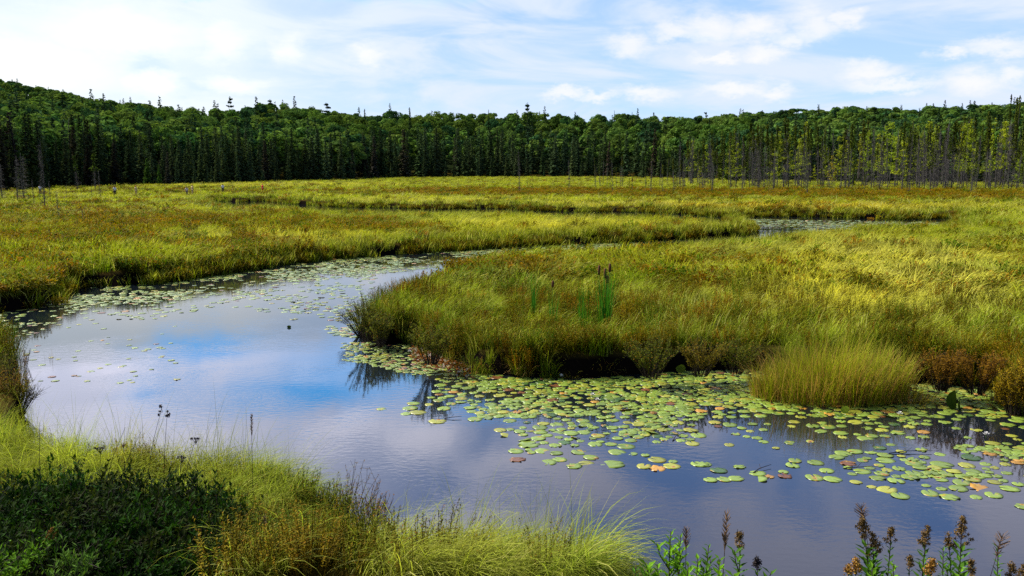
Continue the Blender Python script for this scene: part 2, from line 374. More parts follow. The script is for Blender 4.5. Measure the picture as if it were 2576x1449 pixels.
    bg = n('ShaderNodeBackground', i={0: fin, 1: 1.0}); n('ShaderNodeOutputWorld', i={0: bg.outputs[0]})
build_world()
sl = bpy.data.lights.new('sun', 'SUN'); sl.energy = 4.6; sl.angle = math.radians(.6); sl.color = (1, .94, .82)
so = bpy.data.objects.new('sun', sl); COL.objects.link(so)
_a, _e = math.radians(SUN_AZ), math.radians(SUN_EL)
SUND = Vector((math.sin(_a)*math.cos(_e), math.cos(_a)*math.cos(_e), math.sin(_e)))
so.rotation_euler = SUND.to_track_quat('Z', 'Y').to_euler(); so.location = (-30, 20, 60)

# ------------------------------------------------------------------ scattering (for what nobody could count)
def scatter(name, pts, rot, scl, tint, protos, label, cat):
    """one object whose points carry plants; protos: meshes shared by all of them"""
    n_ = len(pts); me = bpy.data.meshes.new(name); me.vertices.add(n_); me.vertices.foreach_set('co', np.asarray(pts, np.float32).ravel())
    for nm, tp, arr, key in (('rot', 'FLOAT_VECTOR', rot, 'vector'), ('scl', 'FLOAT_VECTOR', scl, 'vector')):
        a = me.attributes.new(nm, tp, 'POINT'); a.data.foreach_set(key, np.asarray(arr, np.float32).ravel())
    a = me.attributes.new('tint', 'FLOAT_COLOR', 'POINT'); t4 = np.ones((n_, 4), np.float32); t4[:, :3] = tint; a.data.foreach_set('color', t4.ravel())
    a = me.attributes.new('pick', 'INT', 'POINT'); a.data.foreach_set('value', rng.integers(0, len(protos), n_).astype(np.int32))
    o = obj(name, me); ng = bpy.data.node_groups.new(name + '_scatter', 'GeometryNodeTree')
    ng.interface.new_socket('Geometry', in_out='INPUT', socket_type='NodeSocketGeometry'); ng.interface.new_socket('Geometry', in_out='OUTPUT', socket_type='NodeSocketGeometry')
    nd, lk = ng.nodes, ng.links; gi = nd.new('NodeGroupInput'); go = nd.new('NodeGroupOutput')
    iop = nd.new('GeometryNodeInstanceOnPoints'); j = nd.new('GeometryNodeJoinGeometry')
    for pm in protos:
        po = bpy.data.objects.new(name + '_plant', pm); oi = nd.new('GeometryNodeObjectInfo'); oi.inputs['Object'].default_value = po
        oi.inputs['As Instance'].default_value = True; lk.new(oi.outputs['Geometry'], j.inputs[0])
    def na(nm, dt): q = nd.new('GeometryNodeInputNamedAttribute'); q.data_type = dt; q.inputs[0].default_value = nm; return q.outputs['Attribute']
    lk.new(gi.outputs[0], iop.inputs['Points']); lk.new(j.outputs[0], iop.inputs['Instance']); iop.inputs['Pick Instance'].default_value = True
    lk.new(na('pick', 'INT'), iop.inputs['Instance Index'])
    e2r = nd.new('FunctionNodeEulerToRotation'); lk.new(na('rot', 'FLOAT_VECTOR'), e2r.inputs[0]); lk.new(e2r.outputs[0], iop.inputs['Rotation'])
    lk.new(na('scl', 'FLOAT_VECTOR'), iop.inputs['Scale']); lk.new(iop.outputs[0], go.inputs[0])
    md = o.modifiers.new('scatter', 'NODES'); md.node_group = ng
    return tag(o, label, cat, kind='stuff')

# ------------------------------------------------------------------ meadow plants
def grass_clump(seed, n, h, r, w, lean, droop, spread=1.1, mat='grass', seg=4):
    R = np.random.default_rng(seed); mb = MB()
    for _ in range(n):
        a = R.uniform(0, 2*PI); q = r * math.sqrt(R.random())
        az = R.normal(0, spread)
        blade(mb, (q*math.cos(a), q*math.sin(a), -.05), az, h * R.uniform(.6, 1.2), w * R.uniform(.7, 1.2), lean * R.uniform(.2, 1.5), droop * R.uniform(.5, 1.4), R, seg, twist=R.uniform(-1, 1))
    return mb.mesh('grass_clump', mat)
def shrub_clump(seed, ntw, h, r, L, w, mat='leaf', per=14):
    R = np.random.default_rng(seed); mb = MB()
    for _ in range(ntw):
        a = R.uniform(0, 2*PI); q = r * math.sqrt(R.random()) * .6; p0 = np.array((q*math.cos(a), q*math.sin(a), 0))
        tip = p0 + np.array((math.cos(a) * r * .55 * R.uniform(.2, 1), math.sin(a) * r * .55 * R.uniform(.2, 1), h * R.uniform(.6, 1.1)))
        tube(mb, [p0, (p0+tip)/2 + R.normal(0, .02, 3), tip], .004, .0015, 3, (.15, 0, .5), False); shade = R.uniform(.0, .5)
        for k in range(per):
            t = .35 + .65 * (k + R.random()) / per; p = p0 + (tip - p0) * t
            d = np.array((*R.normal(0, 1, 2), R.uniform(.0, 1.3))); leaf(mb, p, d, (0, 0, 1), L * R.uniform(.7, 1.2), w * R.uniform(.7, 1.2), (shade + R.uniform(0, .5), t, R.random()))
    return mb.mesh('shrub_clump', mat)
near_grass = [grass_clump(10+i, 44, .76, .22, .018, .75, 2.6, .75) for i in range(5)]
mid_grass = [grass_clump(20+i, 40, .85, .30, .028, .75, 2.1, .5, seg=4) for i in range(5)]
far_grass = [grass_clump(30+i, 34, .70, .45, .045, .65, 1.7, .9, seg=3) for i in range(4)]
edge_grass = [grass_clump(40+i, 60, .85, .20, .012, .35, 1.1, 2.2) for i in range(4)]
edge_far = [grass_clump(50+i, 34, .80, .30, .035, .3, .9, 2.2, seg=3) for i in range(4)]
near_shrub = [shrub_clump(60+i, 26, .55, .32, .045, .017) for i in range(5)]
far_shrub = [shrub_clump(70+i, 18, .5, .42, .11, .055, per=9) for i in range(4)]

def sample(n, d0, d1, a0=-40, a1=40, pw=0.0):
    """points spread so that every distance gets its share"""
    q = rng.random(n); D = d0 * (d1 / d0) ** q; T = np.radians(rng.uniform(a0, a1, n))
    return D * np.sin(T), D * np.cos(T)
GREEN, LIME, PALE, OLIVE, BROWN, RUST = map(np.array, ((.09,.185,.003), (.245,.295,.004), (.56,.52,.07), (.13,.125,.003), (.25,.18,.003), (.34,.16,.004)))
def zone(x, y):
    """share of shrub, paleness and brownness of the meadow at each place, from patches laid out like the photograph's"""
    u, v = PX(x, y, .9 * np.ones_like(x)); n1 = fbm(x/7, y/7, 21, 3); n2 = fbm(x/2.2, y/2.2, 33, 3); n3 = fbm(x/18, y/18, 44, 2)
    def g(u0, v0, ru, rv): return np.exp(-((u-u0)/ru)**2 - ((v-v0)/rv)**2)
    br = .85*g(200,560,520,55) + .9*g(900,560,260,22) + 1.05*g(1900,482,800,13) + .8*g(2500,488,500,14) + .9*g(1250,478,420,8) + .5*g(650,640,160,35) + .7*g(0,640,150,40) \
        + .8*g(1300,665,220,24) + .55*g(1500,780,420,45) + .75*g(1800,850,420,45) + .9*g(2480,880,150,60) + .5*g(1000,830,120,50) + .55*g(400,475,400,9) + .6*g(1950,520,300,8) + .3*g(2576,660,120,60) + .5*g(1900,640,150,30)
    pale = .9*g(900,612,420,14) + .7*g(1300,560,500,12) + .9*g(1300,515,500,10) + .8*g(2150,640,420,60) + .8*g(2300,740,300,70) + .8*g(1750,520,300,8) + .8*g(700,462,300,5) + .6*g(1000,500,400,8) + .35*g(1350,730,300,50) \
        + .8*g(250,630,300,16)*0 + .7*g(700,590,200,14) + .6*g(2000,720,250,40)
    return u, v, np.clip(br + (n1-.5)*1.3 + (n2-.5)*.8, 0, 1.3), np.clip(pale + (n3-.5)*.7 + (n2-.5)*.9, 0, 1.2), n1, n2, n3
def lay(a, b, t): return a * (1 - t)[:, None] + b * t[:, None]
SEDGE = (float(W(2105, 1010, 0)[0]), float(W(2105, 1010, 0)[1]) + .5)
def meadow(n, d0, d1):
    x, y = sample(n, d0, d1); s = shore(x, y); z = ground_z(x, y, s)
    e = edge_D(CU + F * x / (np.maximum(y, 1) * cp))
    ok = (s > np.where(y > 45, -.30, np.where(y > 30, -.1, .06))) & (y > 2.5) & (y < e + 15) & (np.hypot(x, y - 0) > 7.0) ; x, y, s, z = x[ok], y[ok], s[ok], z[ok]
    return x, y, s, z
def put(name, sel, x, y, z, tint, protos, label, cat, sc, yaw, wide=1.0, tall=1.0, tilt=.12):
    k = sel.sum(); f = sc[sel] if not np.isscalar(sc) else np.full(k, sc); f = f * rng.uniform(.75, 1.25, k)
    rot = np.stack([rng.normal(0, tilt, k), rng.normal(0, tilt, k), yaw[sel] + rng.normal(0, .35, k)], 1)
    scl = np.stack([f*wide, f*wide, f*tall*rng.uniform(.8, 1.2, k)], 1)
    return scatter(name, np.stack([x[sel], y[sel], z[sel]], 1), rot, scl, tint[sel], protos, label, cat)

def build_meadow():
    for tagname, n, d0, d1, gp, shp, ep, wide in (('near', 12500, 16, 34, near_grass, near_shrub, edge_grass, 1.0), ('middle', 25000, 34, 90, mid_grass, far_shrub, edge_far, 1.25), ('distant', 34000, 90, 480, far_grass, far_shrub, edge_far, 1.9)):
        x, y, s, z = meadow(n, d0, d1); u, v, br, pale, n1, n2, n3 = zone(x, y)
        near_edge = s < np.where(y > 45, 2.2, .9); gap = (near_edge & (fbm(x/1.7, y/1.7, 71, 2) < np.where(y > 36, .36, .45)) & (s < np.where(y > 45, .4, .3))) | ((y < 34) & (x < 0) & (u < 105) & (v > 862) & (rng.random(len(x)) < .97)); x, y, s, z, u, v, br, pale, n1, n2, n3, near_edge = (q[~gap] for q in (x, y, s, z, u, v, br, pale, n1, n2, n3, near_edge))
        shr = rng.random(len(x)) < np.clip((br - .35) * 1.3, np.where(y < 36, .17, .06), .9)
        shr = shr | (near_edge & (rng.random(len(x)) < np.where(s < .45, .65, .3)) & (y < 48))
        t = lay(np.tile(GREEN, (len(x), 1)), LIME, np.clip(n2 * 1.15 + np.clip((y - 40) / 120, -.1, .3) + rng.normal(0, .15, len(x)), 0, 1)); t = lay(t, PALE, np.clip(pale, 0, 1) * .9); t = lay(t, OLIVE, np.clip(br, 0, 1) * .6)
        gold = np.exp(-((u-1700)/420)**2 - ((v-585)/18)**2) + np.exp(-((u-2050)/500)**2 - ((v-515)/9)**2) ; t = lay(t, np.array((.42,.30,.02)), np.clip(gold, 0, 1) * .75)
        t = t * rng.uniform(.75, 1.25, (len(x), 1)) * (.35 + 1.3 * fbm(x/1.1, y/1.1, 55, 2))[:, None]; hole = ~near_edge & (fbm(x/.8, y/.8, 57, 2) < .36) & (y < 60); shr = shr | (hole & (rng.random(len(x)) < .3)); 
        ts = lay(np.tile(OLIVE, (len(x), 1)), BROWN, np.clip(br + rng.normal(0, .2, len(x)), 0, 1)); rr = rng.random(len(x)); ts = lay(ts, RUST, np.where(rr > .9, .8, 0.)); ts = lay(ts, GREEN, np.where(rr < .22, .8, 0.)); ts = ts * rng.uniform(.6, 1.3, (len(x), 1))
        yaw = (fbm(x/5, y/5, 77, 2) - .5) * 5.0 - .35
        far = .9 + .0 * x
        put('meadow_grass', ~shr & ~near_edge & ~hole, x, y, z, t, gp, 'windblown green and pale sedge grass covering the %s bog meadow' % tagname, 'grass', 1.0, yaw, wide, 1.0 if tagname != 'distant' else .8)
        put('bog_shrubbery', shr, x, y, z, ts, shp, 'low olive and rust leatherleaf shrubs spread through the %s bog meadow' % tagname, 'shrubs', 1.0, yaw, wide, 1.0)
        t2 = lay(t, GREEN * 1.05, np.full(len(x), .45))
        put('bank_grass', near_edge & ~shr, x, y, z, t2, ep, 'upright green sedge along the %s stream banks' % tagname, 'grass', .9, rng.uniform(0, 6.28, len(x)), wide, .85)
build_meadow()
def hem():
    """sedge and shrubs hanging over the edges of the farther banks"""
    x, y = sample(210000, 26, 150); s = shore(x, y); k = (s > -.42) & (s < .30) & (y > 24) & (fbm(x/2.4, y/2.4, 301, 2) > np.where(y > 66, .30, .44)) & (x > -.51 * y); x, y, s = x[k], y[k], s[k]
    keep = rng.random(len(x)) < np.clip(y / 60, .35, 1); x, y, s = x[keep], y[keep], s[keep]; z = np.maximum(ground_z(x, y, s), -.05); u, v, br, pale, n1, n2, n3 = zone(x, y)
    t = lay(np.tile(GREEN, (len(x), 1)), LIME, np.clip(n2 + .05, 0, 1)) * rng.uniform(.5, 1.1, (len(x), 1)); ts = lay(np.tile(OLIVE, (len(x), 1)), BROWN, np.clip(n1 * 1.2, 0, 1)) * rng.uniform(.5, 1.1, (len(x), 1)); q = rng.random(len(x)) < .45
    put('hanging_bank_grass', ~q, x, y, z, t, edge_far, 'sedge hanging over the far stream banks', 'grass', .95, rng.uniform(0, 6.28, len(x)), 1.1, .9)
    put('bank_shrubbery', q, x, y, z, ts, far_shrub, 'dark olive low shrubs overhanging the far stream banks', 'shrubs', .95, rng.uniform(0, 6.28, len(x)), 1.0, 1.0)
hem()
# ------------------------------------------------------------------ trees: meshes (unit height 10 m, scaled where they stand)
def m_trunk(name, r, R, h=9.8, bend=.12, mat='bark', forks=0):
    mb = MB(); b = R.normal(0, bend, 2)
    pts = [(b[0]*math.sin(t*3), b[1]*math.sin(t*2.2), h*t) for t in np.linspace(-.03, 1, 7)]
    tube(mb, pts, r, r * .18, 6)
    for k in range(forks):
        t = R.uniform(.35, .75); a = R.uniform(0, 6.28); L = R.uniform(1.5, 3)
        p = np.array((0, 0, h*t)); tube(mb, [p, p + (math.cos(a)*L*.5, math.sin(a)*L*.5, L*.5), p + (math.cos(a)*L*.8, math.sin(a)*L*.8, L*1.1)], r*.5, r*.1, 5)
    return mb.mesh(name, mat, True)
def m_spruce(seed, rad=1.5, z0=.6, n=46, per=9, drop=.45, ragged=.25, fac=5, sz=.17):
    R = np.random.default_rng(seed); mb = MB(); k = int(n)
    for i in range(k):
        t = i / (k - 1); z = z0 + (10.1 - z0) * t; rr = rad * (1 - t) ** .8 * (.55 + .45*min(1, t*5+.4)) + .06
        for j in range(max(3, int(per * (1 - t*.5)))):
            a = R.uniform(0, 6.28); L = rr * R.uniform(1 - ragged*2, 1 + ragged * .5); zz = z + R.normal(0, .1); sh = R.uniform(0, .55)
            d = np.array((math.cos(a), math.sin(a), 0)); w = .16 + .12 * L
            tip = d * L + np.array((0, 0, zz - drop * L)); s = np.array((-d[1], d[0], 0)); mid = d * L * .55 + np.array((0, 0, zz - drop * L * .35))
            ac = R.random()
            mb.add([(0, 0, zz), mid + s*w, tip, mid - s*w], [(0, 1, 2, 3)], (sh + .25, t, ac))
            for q in range(fac):
                f = R.uniform(.35, 1.05); p = d*L*f + s * R.normal(0, w*.7) + np.array((0, 0, zz - drop*L*f*f + R.normal(0, .05)))
                facelet(mb, p, sz * R.uniform(.6, 1.2), R, (min(1, sh + R.uniform(0, .5) + .2*f), t, ac), .7)
    return mb.mesh('crown', 'spruce')
def m_bog_crown(seed, rad=.8, z0=4.5, mat='spruce', n=240, club=.35, sz=.15):
    """sparse green upper part of a bog spruce: thin below, a thicker club on top"""
    R = np.random.default_rng(seed); mb = MB(); gaps = R.uniform(0, 6.28, 4)
    for i in range(n):
        t = R.random() ** .85; z = z0 + (10.2 - z0) * t
        r = rad * (1 - t) ** .6 * (.55 + .45 * math.sin(t * 9 + gaps[0])) + (club * .6 * math.exp(-((t - .9) / .07) ** 2))
        a = R.uniform(0, 6.28); q = r * R.uniform(.2, 1.05); p = np.array((math.cos(a)*q, math.sin(a)*q, z - .35*q)); c = (R.random(), t, R.random())
        facelet(mb, p, sz * R.uniform(.7, 1.4), R, c, .6); facelet(mb, p * (.8, .8, 1) + (0, 0, .05), sz * .8, R, c, .6)
    return mb.mesh('crown', mat)
def m_dead(seed, z0=.3, z1=6.5, rad=.75, n=90, sub=3, droop=.25, w=.012):
    R = np.random.default_rng(seed); mb = MB()
    for i in range(n):
        t = R.random(); z = z0 + (z1 - z0) * t; a = R.uniform(0, 6.28); L = rad * (1.15 - .7 * t) * R.uniform(.3, 1.2)
        d = np.array((math.cos(a), math.sin(a), 0)); p1 = d*L*.5 + (0, 0, z + .02); p2 = d*L + (0, 0, z - droop * L + R.normal(0, .05))
        tube(mb, [(0, 0, z), p1, p2], w, w * .35, 3, cap=False)
        for q in range(sub):
            f = R.uniform(.3, .95); b = np.array((0, 0, z))*(1-f) + p2*f; e = b + np.array((R.normal(0, .14), R.normal(0, .14), R.uniform(-.25, .05)))
            tube(mb, [b, e], w*.6, w*.25, 3, cap=False)
    tube(mb, [(0, 0, z0 - .1), (0, 0, z1 + .1)], .03, .02, 4); return mb.mesh('dead_branches', 'deadwood')
def m_tamarack(seed):
    R = np.random.default_rng(seed); mb = MB()
    for i in range(34):
        t = R.random(); z = 2.2 + 7.4 * t; a = R.uniform(0, 6.28); L = (1 - t) ** .7 * 1.6 * R.uniform(.5, 1.2) + .15; d = np.array((math.cos(a), math.sin(a), 0))
        tube(mb, [(0, 0, z), d*L + (0, 0, z + .15*L)], .02, .006, 3, (.1, 0, 0), False)
        for q in range(int(9 + 8 * L)):
            f = R.uniform(.2, 1.1); p = d*L*f + R.normal(0, .12, 3) + (0, 0, z + .15*L*f)
            facelet(mb, p, .11 * R.uniform(.7, 1.5), R, (R.random(), t, R.random()), .8)
    return mb.mesh('crown', 'leafgreen')
def m_broad(seed, w=3.1, z0=3.0, lobes=15, per=130, sz=.34, top=1.0):
    R = np.random.default_rng(seed); mb = MB(); zc = (z0 + 10) / 2; hh = (10 - z0) / 2
    for k in range(lobes):
        if k == 0: c = np.array((0, 0, zc + hh*.55))
        else:
            a = R.uniform(0, 6.28); e = R.uniform(-.8, 1.0); q = math.sqrt(max(0, 1 - e*e*.8)) * R.uniform(.45, .75)
            c = np.array((math.cos(a)*w*q, math.sin(a)*w*q, zc + hh * e * .68))
        lr = R.uniform(.20, .44) * w; sh = R.uniform(0, .4)
        for i in range(per):
            d = nrm(R.normal(size=3)); 
            if d[2] < -.5: continue
            p = c + d * lr * R.uniform(.72, 1.08) * (1, 1, .8); a = nrm(np.cross(d, R.normal(size=3))); b = nrm(np.cross(d + R.normal(0, .45, 3), a)); s = sz * R.uniform(.5, 1.2)
            mb.add([p - a*s, p + b*s*.7, p + a*s, p - b*s*.7], [(0, 1, 2, 3)], (min(1, sh + .55*R.random()), 0, R.random()))
    return mb.mesh('crown', 'broad')
def m_pine(seed, z0=4.0, tiers=9, w=2.2):
    R = np.random.default_rng(seed); mb = MB()
    for k in range(tiers):
        z = z0 + (9.8 - z0) * (k + R.uniform(-.2, .2)) / (tiers - 1); t = (z - z0) / (10 - z0)
        for b in range(4):
            a = R.uniform(0, 6.28); L = w * R.uniform(.35, 1.1) * (1 - .72 * t) ; d = np.array((math.cos(a), math.sin(a), 0)); up = R.uniform(.08, .3)
            tube(mb, [(0, 0, z), d*L*.5 + (0, 0, z + .02), d*L + (0, 0, z + up*L)], .05, .02, 4, (.1, 0, 0), False)
            for q in range(46):
                f = R.uniform(.3, 1.08); s = np.array((-d[1], d[0], 0)); p = d*L*f + s * R.normal(0, .22*L*.8 + .06) + (0, 0, z + up*L*f + R.normal(.06, .09))
                facelet(mb, p, .19 * R.uniform(.6, 1.3), R, (R.random(), t, R.random()), .45)
    for q in range(50): facelet(mb, R.normal(0, .16, 3) * (1, 1, 2) + (0, 0, 9.8), .18, R, (R.random(), 1, R.random()), .8)
    return mb.mesh('crown', 'spruce')
_R = np.random.default_rng(3)
T_trunk = [m_trunk('trunk', .13, _R) for _ in range(3)]
T_pole = [m_trunk('trunk', .075, _R, 10.0, .10, 'deadwood') for _ in range(4)]
T_btrunk = [m_trunk('trunk', .20, _R, 7.5, .15, 'bark', 3) for _ in range(3)]
SPR = [m_spruce(100+i, _R.uniform(1.15, 1.6), .4, 40, 8, .45, _R.uniform(.2, .4), 6, .12) for i in range(6)]
SPRF = [m_spruce(120+i, _R.uniform(1.2, 1.6), .4, 30, 7, .45, .3, 4, .18) for i in range(4)]
BOGC = [m_bog_crown(140+i, _R.uniform(.55, .95), _R.uniform(3.2, 6.4), n=int(_R.uniform(170, 300)), club=_R.uniform(.2, .55)) for i in range(7)]
DEAD = [m_dead(160+i, .3, _R.uniform(6, 8.5), _R.uniform(.6, 1.0), int(_R.uniform(100, 150)), 3, w=.013) for i in range(5)]
SNAG = [m_dead(170+i, .6, 9.3, _R.uniform(.7, 1.1), int(_R.uniform(120, 190)), 4, _R.uniform(-.1, .3), .018) for i in range(5)]
TAM = [m_tamarack(180+i) for i in range(4)]
BRD = [m_broad(200+i, _R.uniform(2.4, 3.3), _R.uniform(1.2, 2.6), 24, 110, .28) for i in range(6)]
BRDF = [m_broad(220+i, 3.4, 2.4, 9, 60, .6) for i in range(4)]
PINE = [m_pine(240+i, _R.uniform(3.2, 4.5), 8, _R.uniform(2.0, 2.7)) for i in range(3)]

def tree(name, x, y, z, h, parts, tint, label, cat, group=None, wide=1.0, rz=None):
    """a tree is an empty at its foot that carries its trunk and its crown"""
    s = h / 10; o = empty(name, (x, y, z), rng.uniform(0, 6.28) if rz is None else rz, (s*wide, s*wide, s))
    tl_ = .03 if name in ('dead_tree', 'bog_spruce') else .012; o.rotation_euler[0] = rng.normal(0, tl_); o.rotation_euler[1] = rng.normal(0, tl_)
    for pn, me in parts: obj(pn, me, o, tint=tint)
    return tag(o, label, cat, group)
SP_T, SP_T2 = np.array((.050, .085, .036)), np.array((.11, .15, .050))
BR_T, BR_T2, BR_T3 = np.array((.095, .18, .036)), np.array((.17, .26, .044)), np.array((.05, .12, .040))
def jit(t, k=.2): return np.asarray(t) * rng.uniform(1-k, 1+k) * np.array((rng.uniform(.88, 1.12), 1, rng.uniform(.85, 1.15)))
def gz(x, y): return float(ground_z(np.array([x]), np.array([y]))[0])
def at_uv(u, v):
    """point of the meadow under a foot seen at (u, v)"""
    p = W(u, max(v, 452), .6); return p[0], p[1], gz(p[0], p[1])
def top_h(u, vt, x, y, z):
    d = WD(u, vt, y); return d[2] - z

# --- the flooded edge on the right: thin spruces standing in the shrubs
USED = []
def swamp(u, vb, vt, kind, label, wide=1.0, tint=None, group=None):
    x, y, z = at_uv(u, vb + 3); h = max(1.0, top_h(u, vt, x, y, z)); i = rng.integers(0, 99)
    USED.append((x, y))
    if kind == 'bog': return tree('bog_spruce', x, y, z, h, [('trunk', T_pole[i % 4]), ('dead_branches', DEAD[i % 5]), ('crown', BOGC[i % 7])], jit((.10, .125, .018) if tint is None else tint, .3), label, 'tree', group, wide)
    if kind == 'spire': return tree('black_spruce', x, y, z, h, [('trunk', T_trunk[i % 3]), ('crown', SPR[i % 6])], jit((.09, .13, .018) if tint is None else tint, .25), label, 'tree', group, wide)
    if kind == 'dead': return tree('dead_tree', x, y, z, h, [('trunk', T_pole[i % 4]), ('dead_branches', SNAG[i % 5])], (.2, .2, .2), label, 'dead tree', group, wide)
    return tree('tamarack', x, y, z, h, [('trunk', T_pole[i % 4]), ('crown', TAM[i % 4])], jit((.30, .36, .02) if tint is None else tint, .2), label, 'tree', group, wide)
for a in [
 (1308, 484, 372, 'dead', 'bare slender dead tree alone on the meadow, leftmost before the right-hand woods', .8),
 (1432, 474, 398, 'dead', 'grey dead spruce on the meadow, next one right of the lone bare tree', .8),
 (1497, 468, 418, 'dead', 'short dim grey dead spruce close against the middle of the spruce wall', .7),
 (1541, 485, 402, 'dead', 'grey dead pole in the rusty shrubs with a greener top spruce beside it', .6),
 (1566, 468, 392, 'bog', 'small spruce with yellow green tuft on top of a grey stem, isolated', .9),
 (1637, 483, 400, 'dead', 'grey dead spruce standing forward in rusty shrubs left of the swamp trees', .9),
 (1667, 481, 415, 'bog', 'thin grey spruce with small green tip, outermost left of the swamp trees', .8),
 (1695, 478, 400, 'bog', 'small spruce leaning grey stem at the left end of the swamp trees', .8),
 (1722, 470, 395, 'dead', 'dead spruce just inside the left end of the swamp trees', 1.0),
 (1908, 472, 316, 'bog', 'tall spruce with brown crown tip, left of the two close tall ones', .8),
 (1946, 478, 320, 'bog', 'tall dark spruce with yellow tamarack foliage at its shoulder', 1.0),
 (1970, 472, 298, 'bog', 'tall dense grey spruce, left one of the tallest close pair', 1.05),
 (1983, 470, 303, 'bog', 'tall dense grey spruce, right one of the tallest close pair', 1.05),
 (2031, 487, 318, 'bog', 'tall straight spruce standing forward in rusty shrubs with dark tip', .75),
 (2057, 466, 322, 'bog', 'tall spruce with thick dark club top behind yellow tamaracks', 1.0),
 (1867, 480, 402, 'bog', 'short grey spruce with round yellow green head in front of the swamp trees', 1.0),
 (1790, 480, 378, 'bog', 'short grey spruce with olive head toward the left of the swamp', 1.0),
 (1768, 476, 352, 'bog', 'mid height spruce with wide yellow green crown in the left swamp', 1.2),
 (2140, 464, 305, 'spire', 'tall dark pointed spruce rising behind the swamp trees', .7),
 (2181, 466, 302, 'bog', 'tall grey spruce with a fine dark point in the centre of the swamp', .7),
 (2212, 478, 340, 'dead', 'broad grey dead tree leaning slightly in the middle of the swamp', 1.1),
 (2268, 478, 308, 'bog', 'tall bare spruce with small green tip right of the leaning dead tree', .7),
 (2286, 484, 360, 'dead', 'bleached pale dead tree with stubby branches in front of the swamp', .7),
 (2307, 474, 338, 'dead', 'wide grey dead spruce behind the bleached tree', 1.1),
 (2340, 479, 316, 'bog', 'tall olive topped spruce with straight black trunk', 1.0),
 (2375, 476, 330, 'bog', 'thin grey spruce between two taller olive topped ones', .7),
 (2394, 474, 312, 'bog', 'spruce with light olive upper half behind the shrubs', .9),
 (2428, 458, 300, 'bog', 'tall dark topped spruce behind the right hand swamp', .9),
 (2443, 484, 360, 'bog', 'grey forward spruce with rounded green head toward the right', 1.1),
 (2491, 474, 374, 'bog', 'short dark green headed spruce near the right', 1.0),
 (2530, 452, 242, 'bog', 'tallest thin spruce with nearly bare stem near the right border', .45),
 (2541, 455, 246, 'bog', 'tall thin spruce with two dark clubs beside the tallest one', .6),
 (2549, 456, 250, 'bog', 'third tall spruce of the close trio near the right border', .6),
 (2566, 456, 254, 'bog', 'tall dark headed spruce just left of the right border', .8),
 (2574, 462, 236, 'spire', 'tall dark spruce cut by the right border', .6),
 (2560, 474, 332, 'bog', 'brownish spruce with full top standing forward at the right', 1.0),
 (2072, 466, 362, 'tam', 'bright yellow green tamarack, fuller of the pair near the swamp centre', 1.2),
 (2009, 463, 345, 'tam', 'bright tamarack squeezed between two tall grey spruces', 1.0),
 (2126, 470, 358, 'tam', 'broad yellow green tamarack at the swamp centre', 1.3),
 (2091, 474, 388, 'tam', 'small straw coloured tamarack low in the swamp', .9, (.36, .30, .03)),
 (1955, 472, 326, 'tam', 'tall feathery tamarack wrapped round a dark spruce', 1.0),
 (2222, 462, 312, 'tam', 'tall olive tamarack with feathery top leaning right', 1.2),
 (2555, 474, 398, 'tam', 'small lime green tamarack low near the right border', .8),
 (2350, 464, 314, 'tam', 'olive green tamarack top beside the black trunked spruce', 1.0),
 (2415, 462, 306, 'tam', 'tall olive tamarack behind the right hand swamp', 1.0),
]:
    swamp(*a[:5], wide=a[5], tint=a[6] if len(a) > 6 else None)
# the many others of that stand
def fill(n, u0, u1, vb0, vb1, hfun, kinds, groups, wide=(.7, 1.2), mind=1.1):
    k = 0; tries = 0
    while k < n and tries < n * 30:
        tries += 1; u = rng.uniform(u0, u1); vb = rng.uniform(vb0, vb1) if vb0 < vb1 else vb0; x, y, z = at_uv(u, vb)
        if any((x-a)**2 + (y-b)**2 < mind**2 for a, b in USED[-600:]): continue
        kd = kinds[int(rng.integers(0, len(kinds)))]; lab, grp = groups[kd]
        vt = hfun(u) + max(-26, rng.normal(0, 22))
        if vt > vb - 25: continue
        swamp(u, vb, vt, kd, lab, rng.uniform(*wide), None, grp); k += 1
SW = {'bog': ('half bare bog spruce in the crowded grey and green stand right of the meadow', 'bog spruces crowded along the right edge'),
      'dead': ('grey dead tree in the crowded stand right of the meadow', 'dead trees crowded along the right edge'),
      'tam': ('yellow green tamarack in the crowded stand right of the meadow', 'tamaracks crowded along the right edge'),
      'spire': ('dark pointed spruce behind the crowded grey stand', 'pointed spruces behind the right edge')}
def ht(u): return interp(u, [(1650,398),(1750,375),(1850,362),(1950,345),(2100,342),(2300,340),(2450,330),(2576,322),(2900,320)])
fill(95, 1830, 2660, 466, 475, ht, ['bog']*5 + ['dead']*4 + ['tam']*2, SW)
fill(80, 1700, 2680, 455, 466, lambda u: ht(u) - 12, ['bog']*6 + ['dead']*3 + ['tam']*2, SW)
fill(60, 1800, 2700, 447, 456, lambda u: ht(u) - 16, ['bog']*3 + ['spire']*4 + ['tam'], SW)
fill(22, 1480, 1840, 458, 472, lambda u: interp(u, [(1480,425),(1650,410),(1850,385)]), ['bog']*3 + ['dead']*2, SW, (.6, .9))
fill(26, 1560, 2600, 472, 480, lambda u: 440 + rng.normal(0, 8), ['bog', 'bog', 'tam'], {'bog': ('small young spruce rooted in the rusty shrubs before the swamp stand', 'young spruces before the swamp stand'), 'tam': ('small young tamarack in the rusty shrubs before the swamp stand', 'young tamaracks before the swamp stand')}, (.8, 1.2))

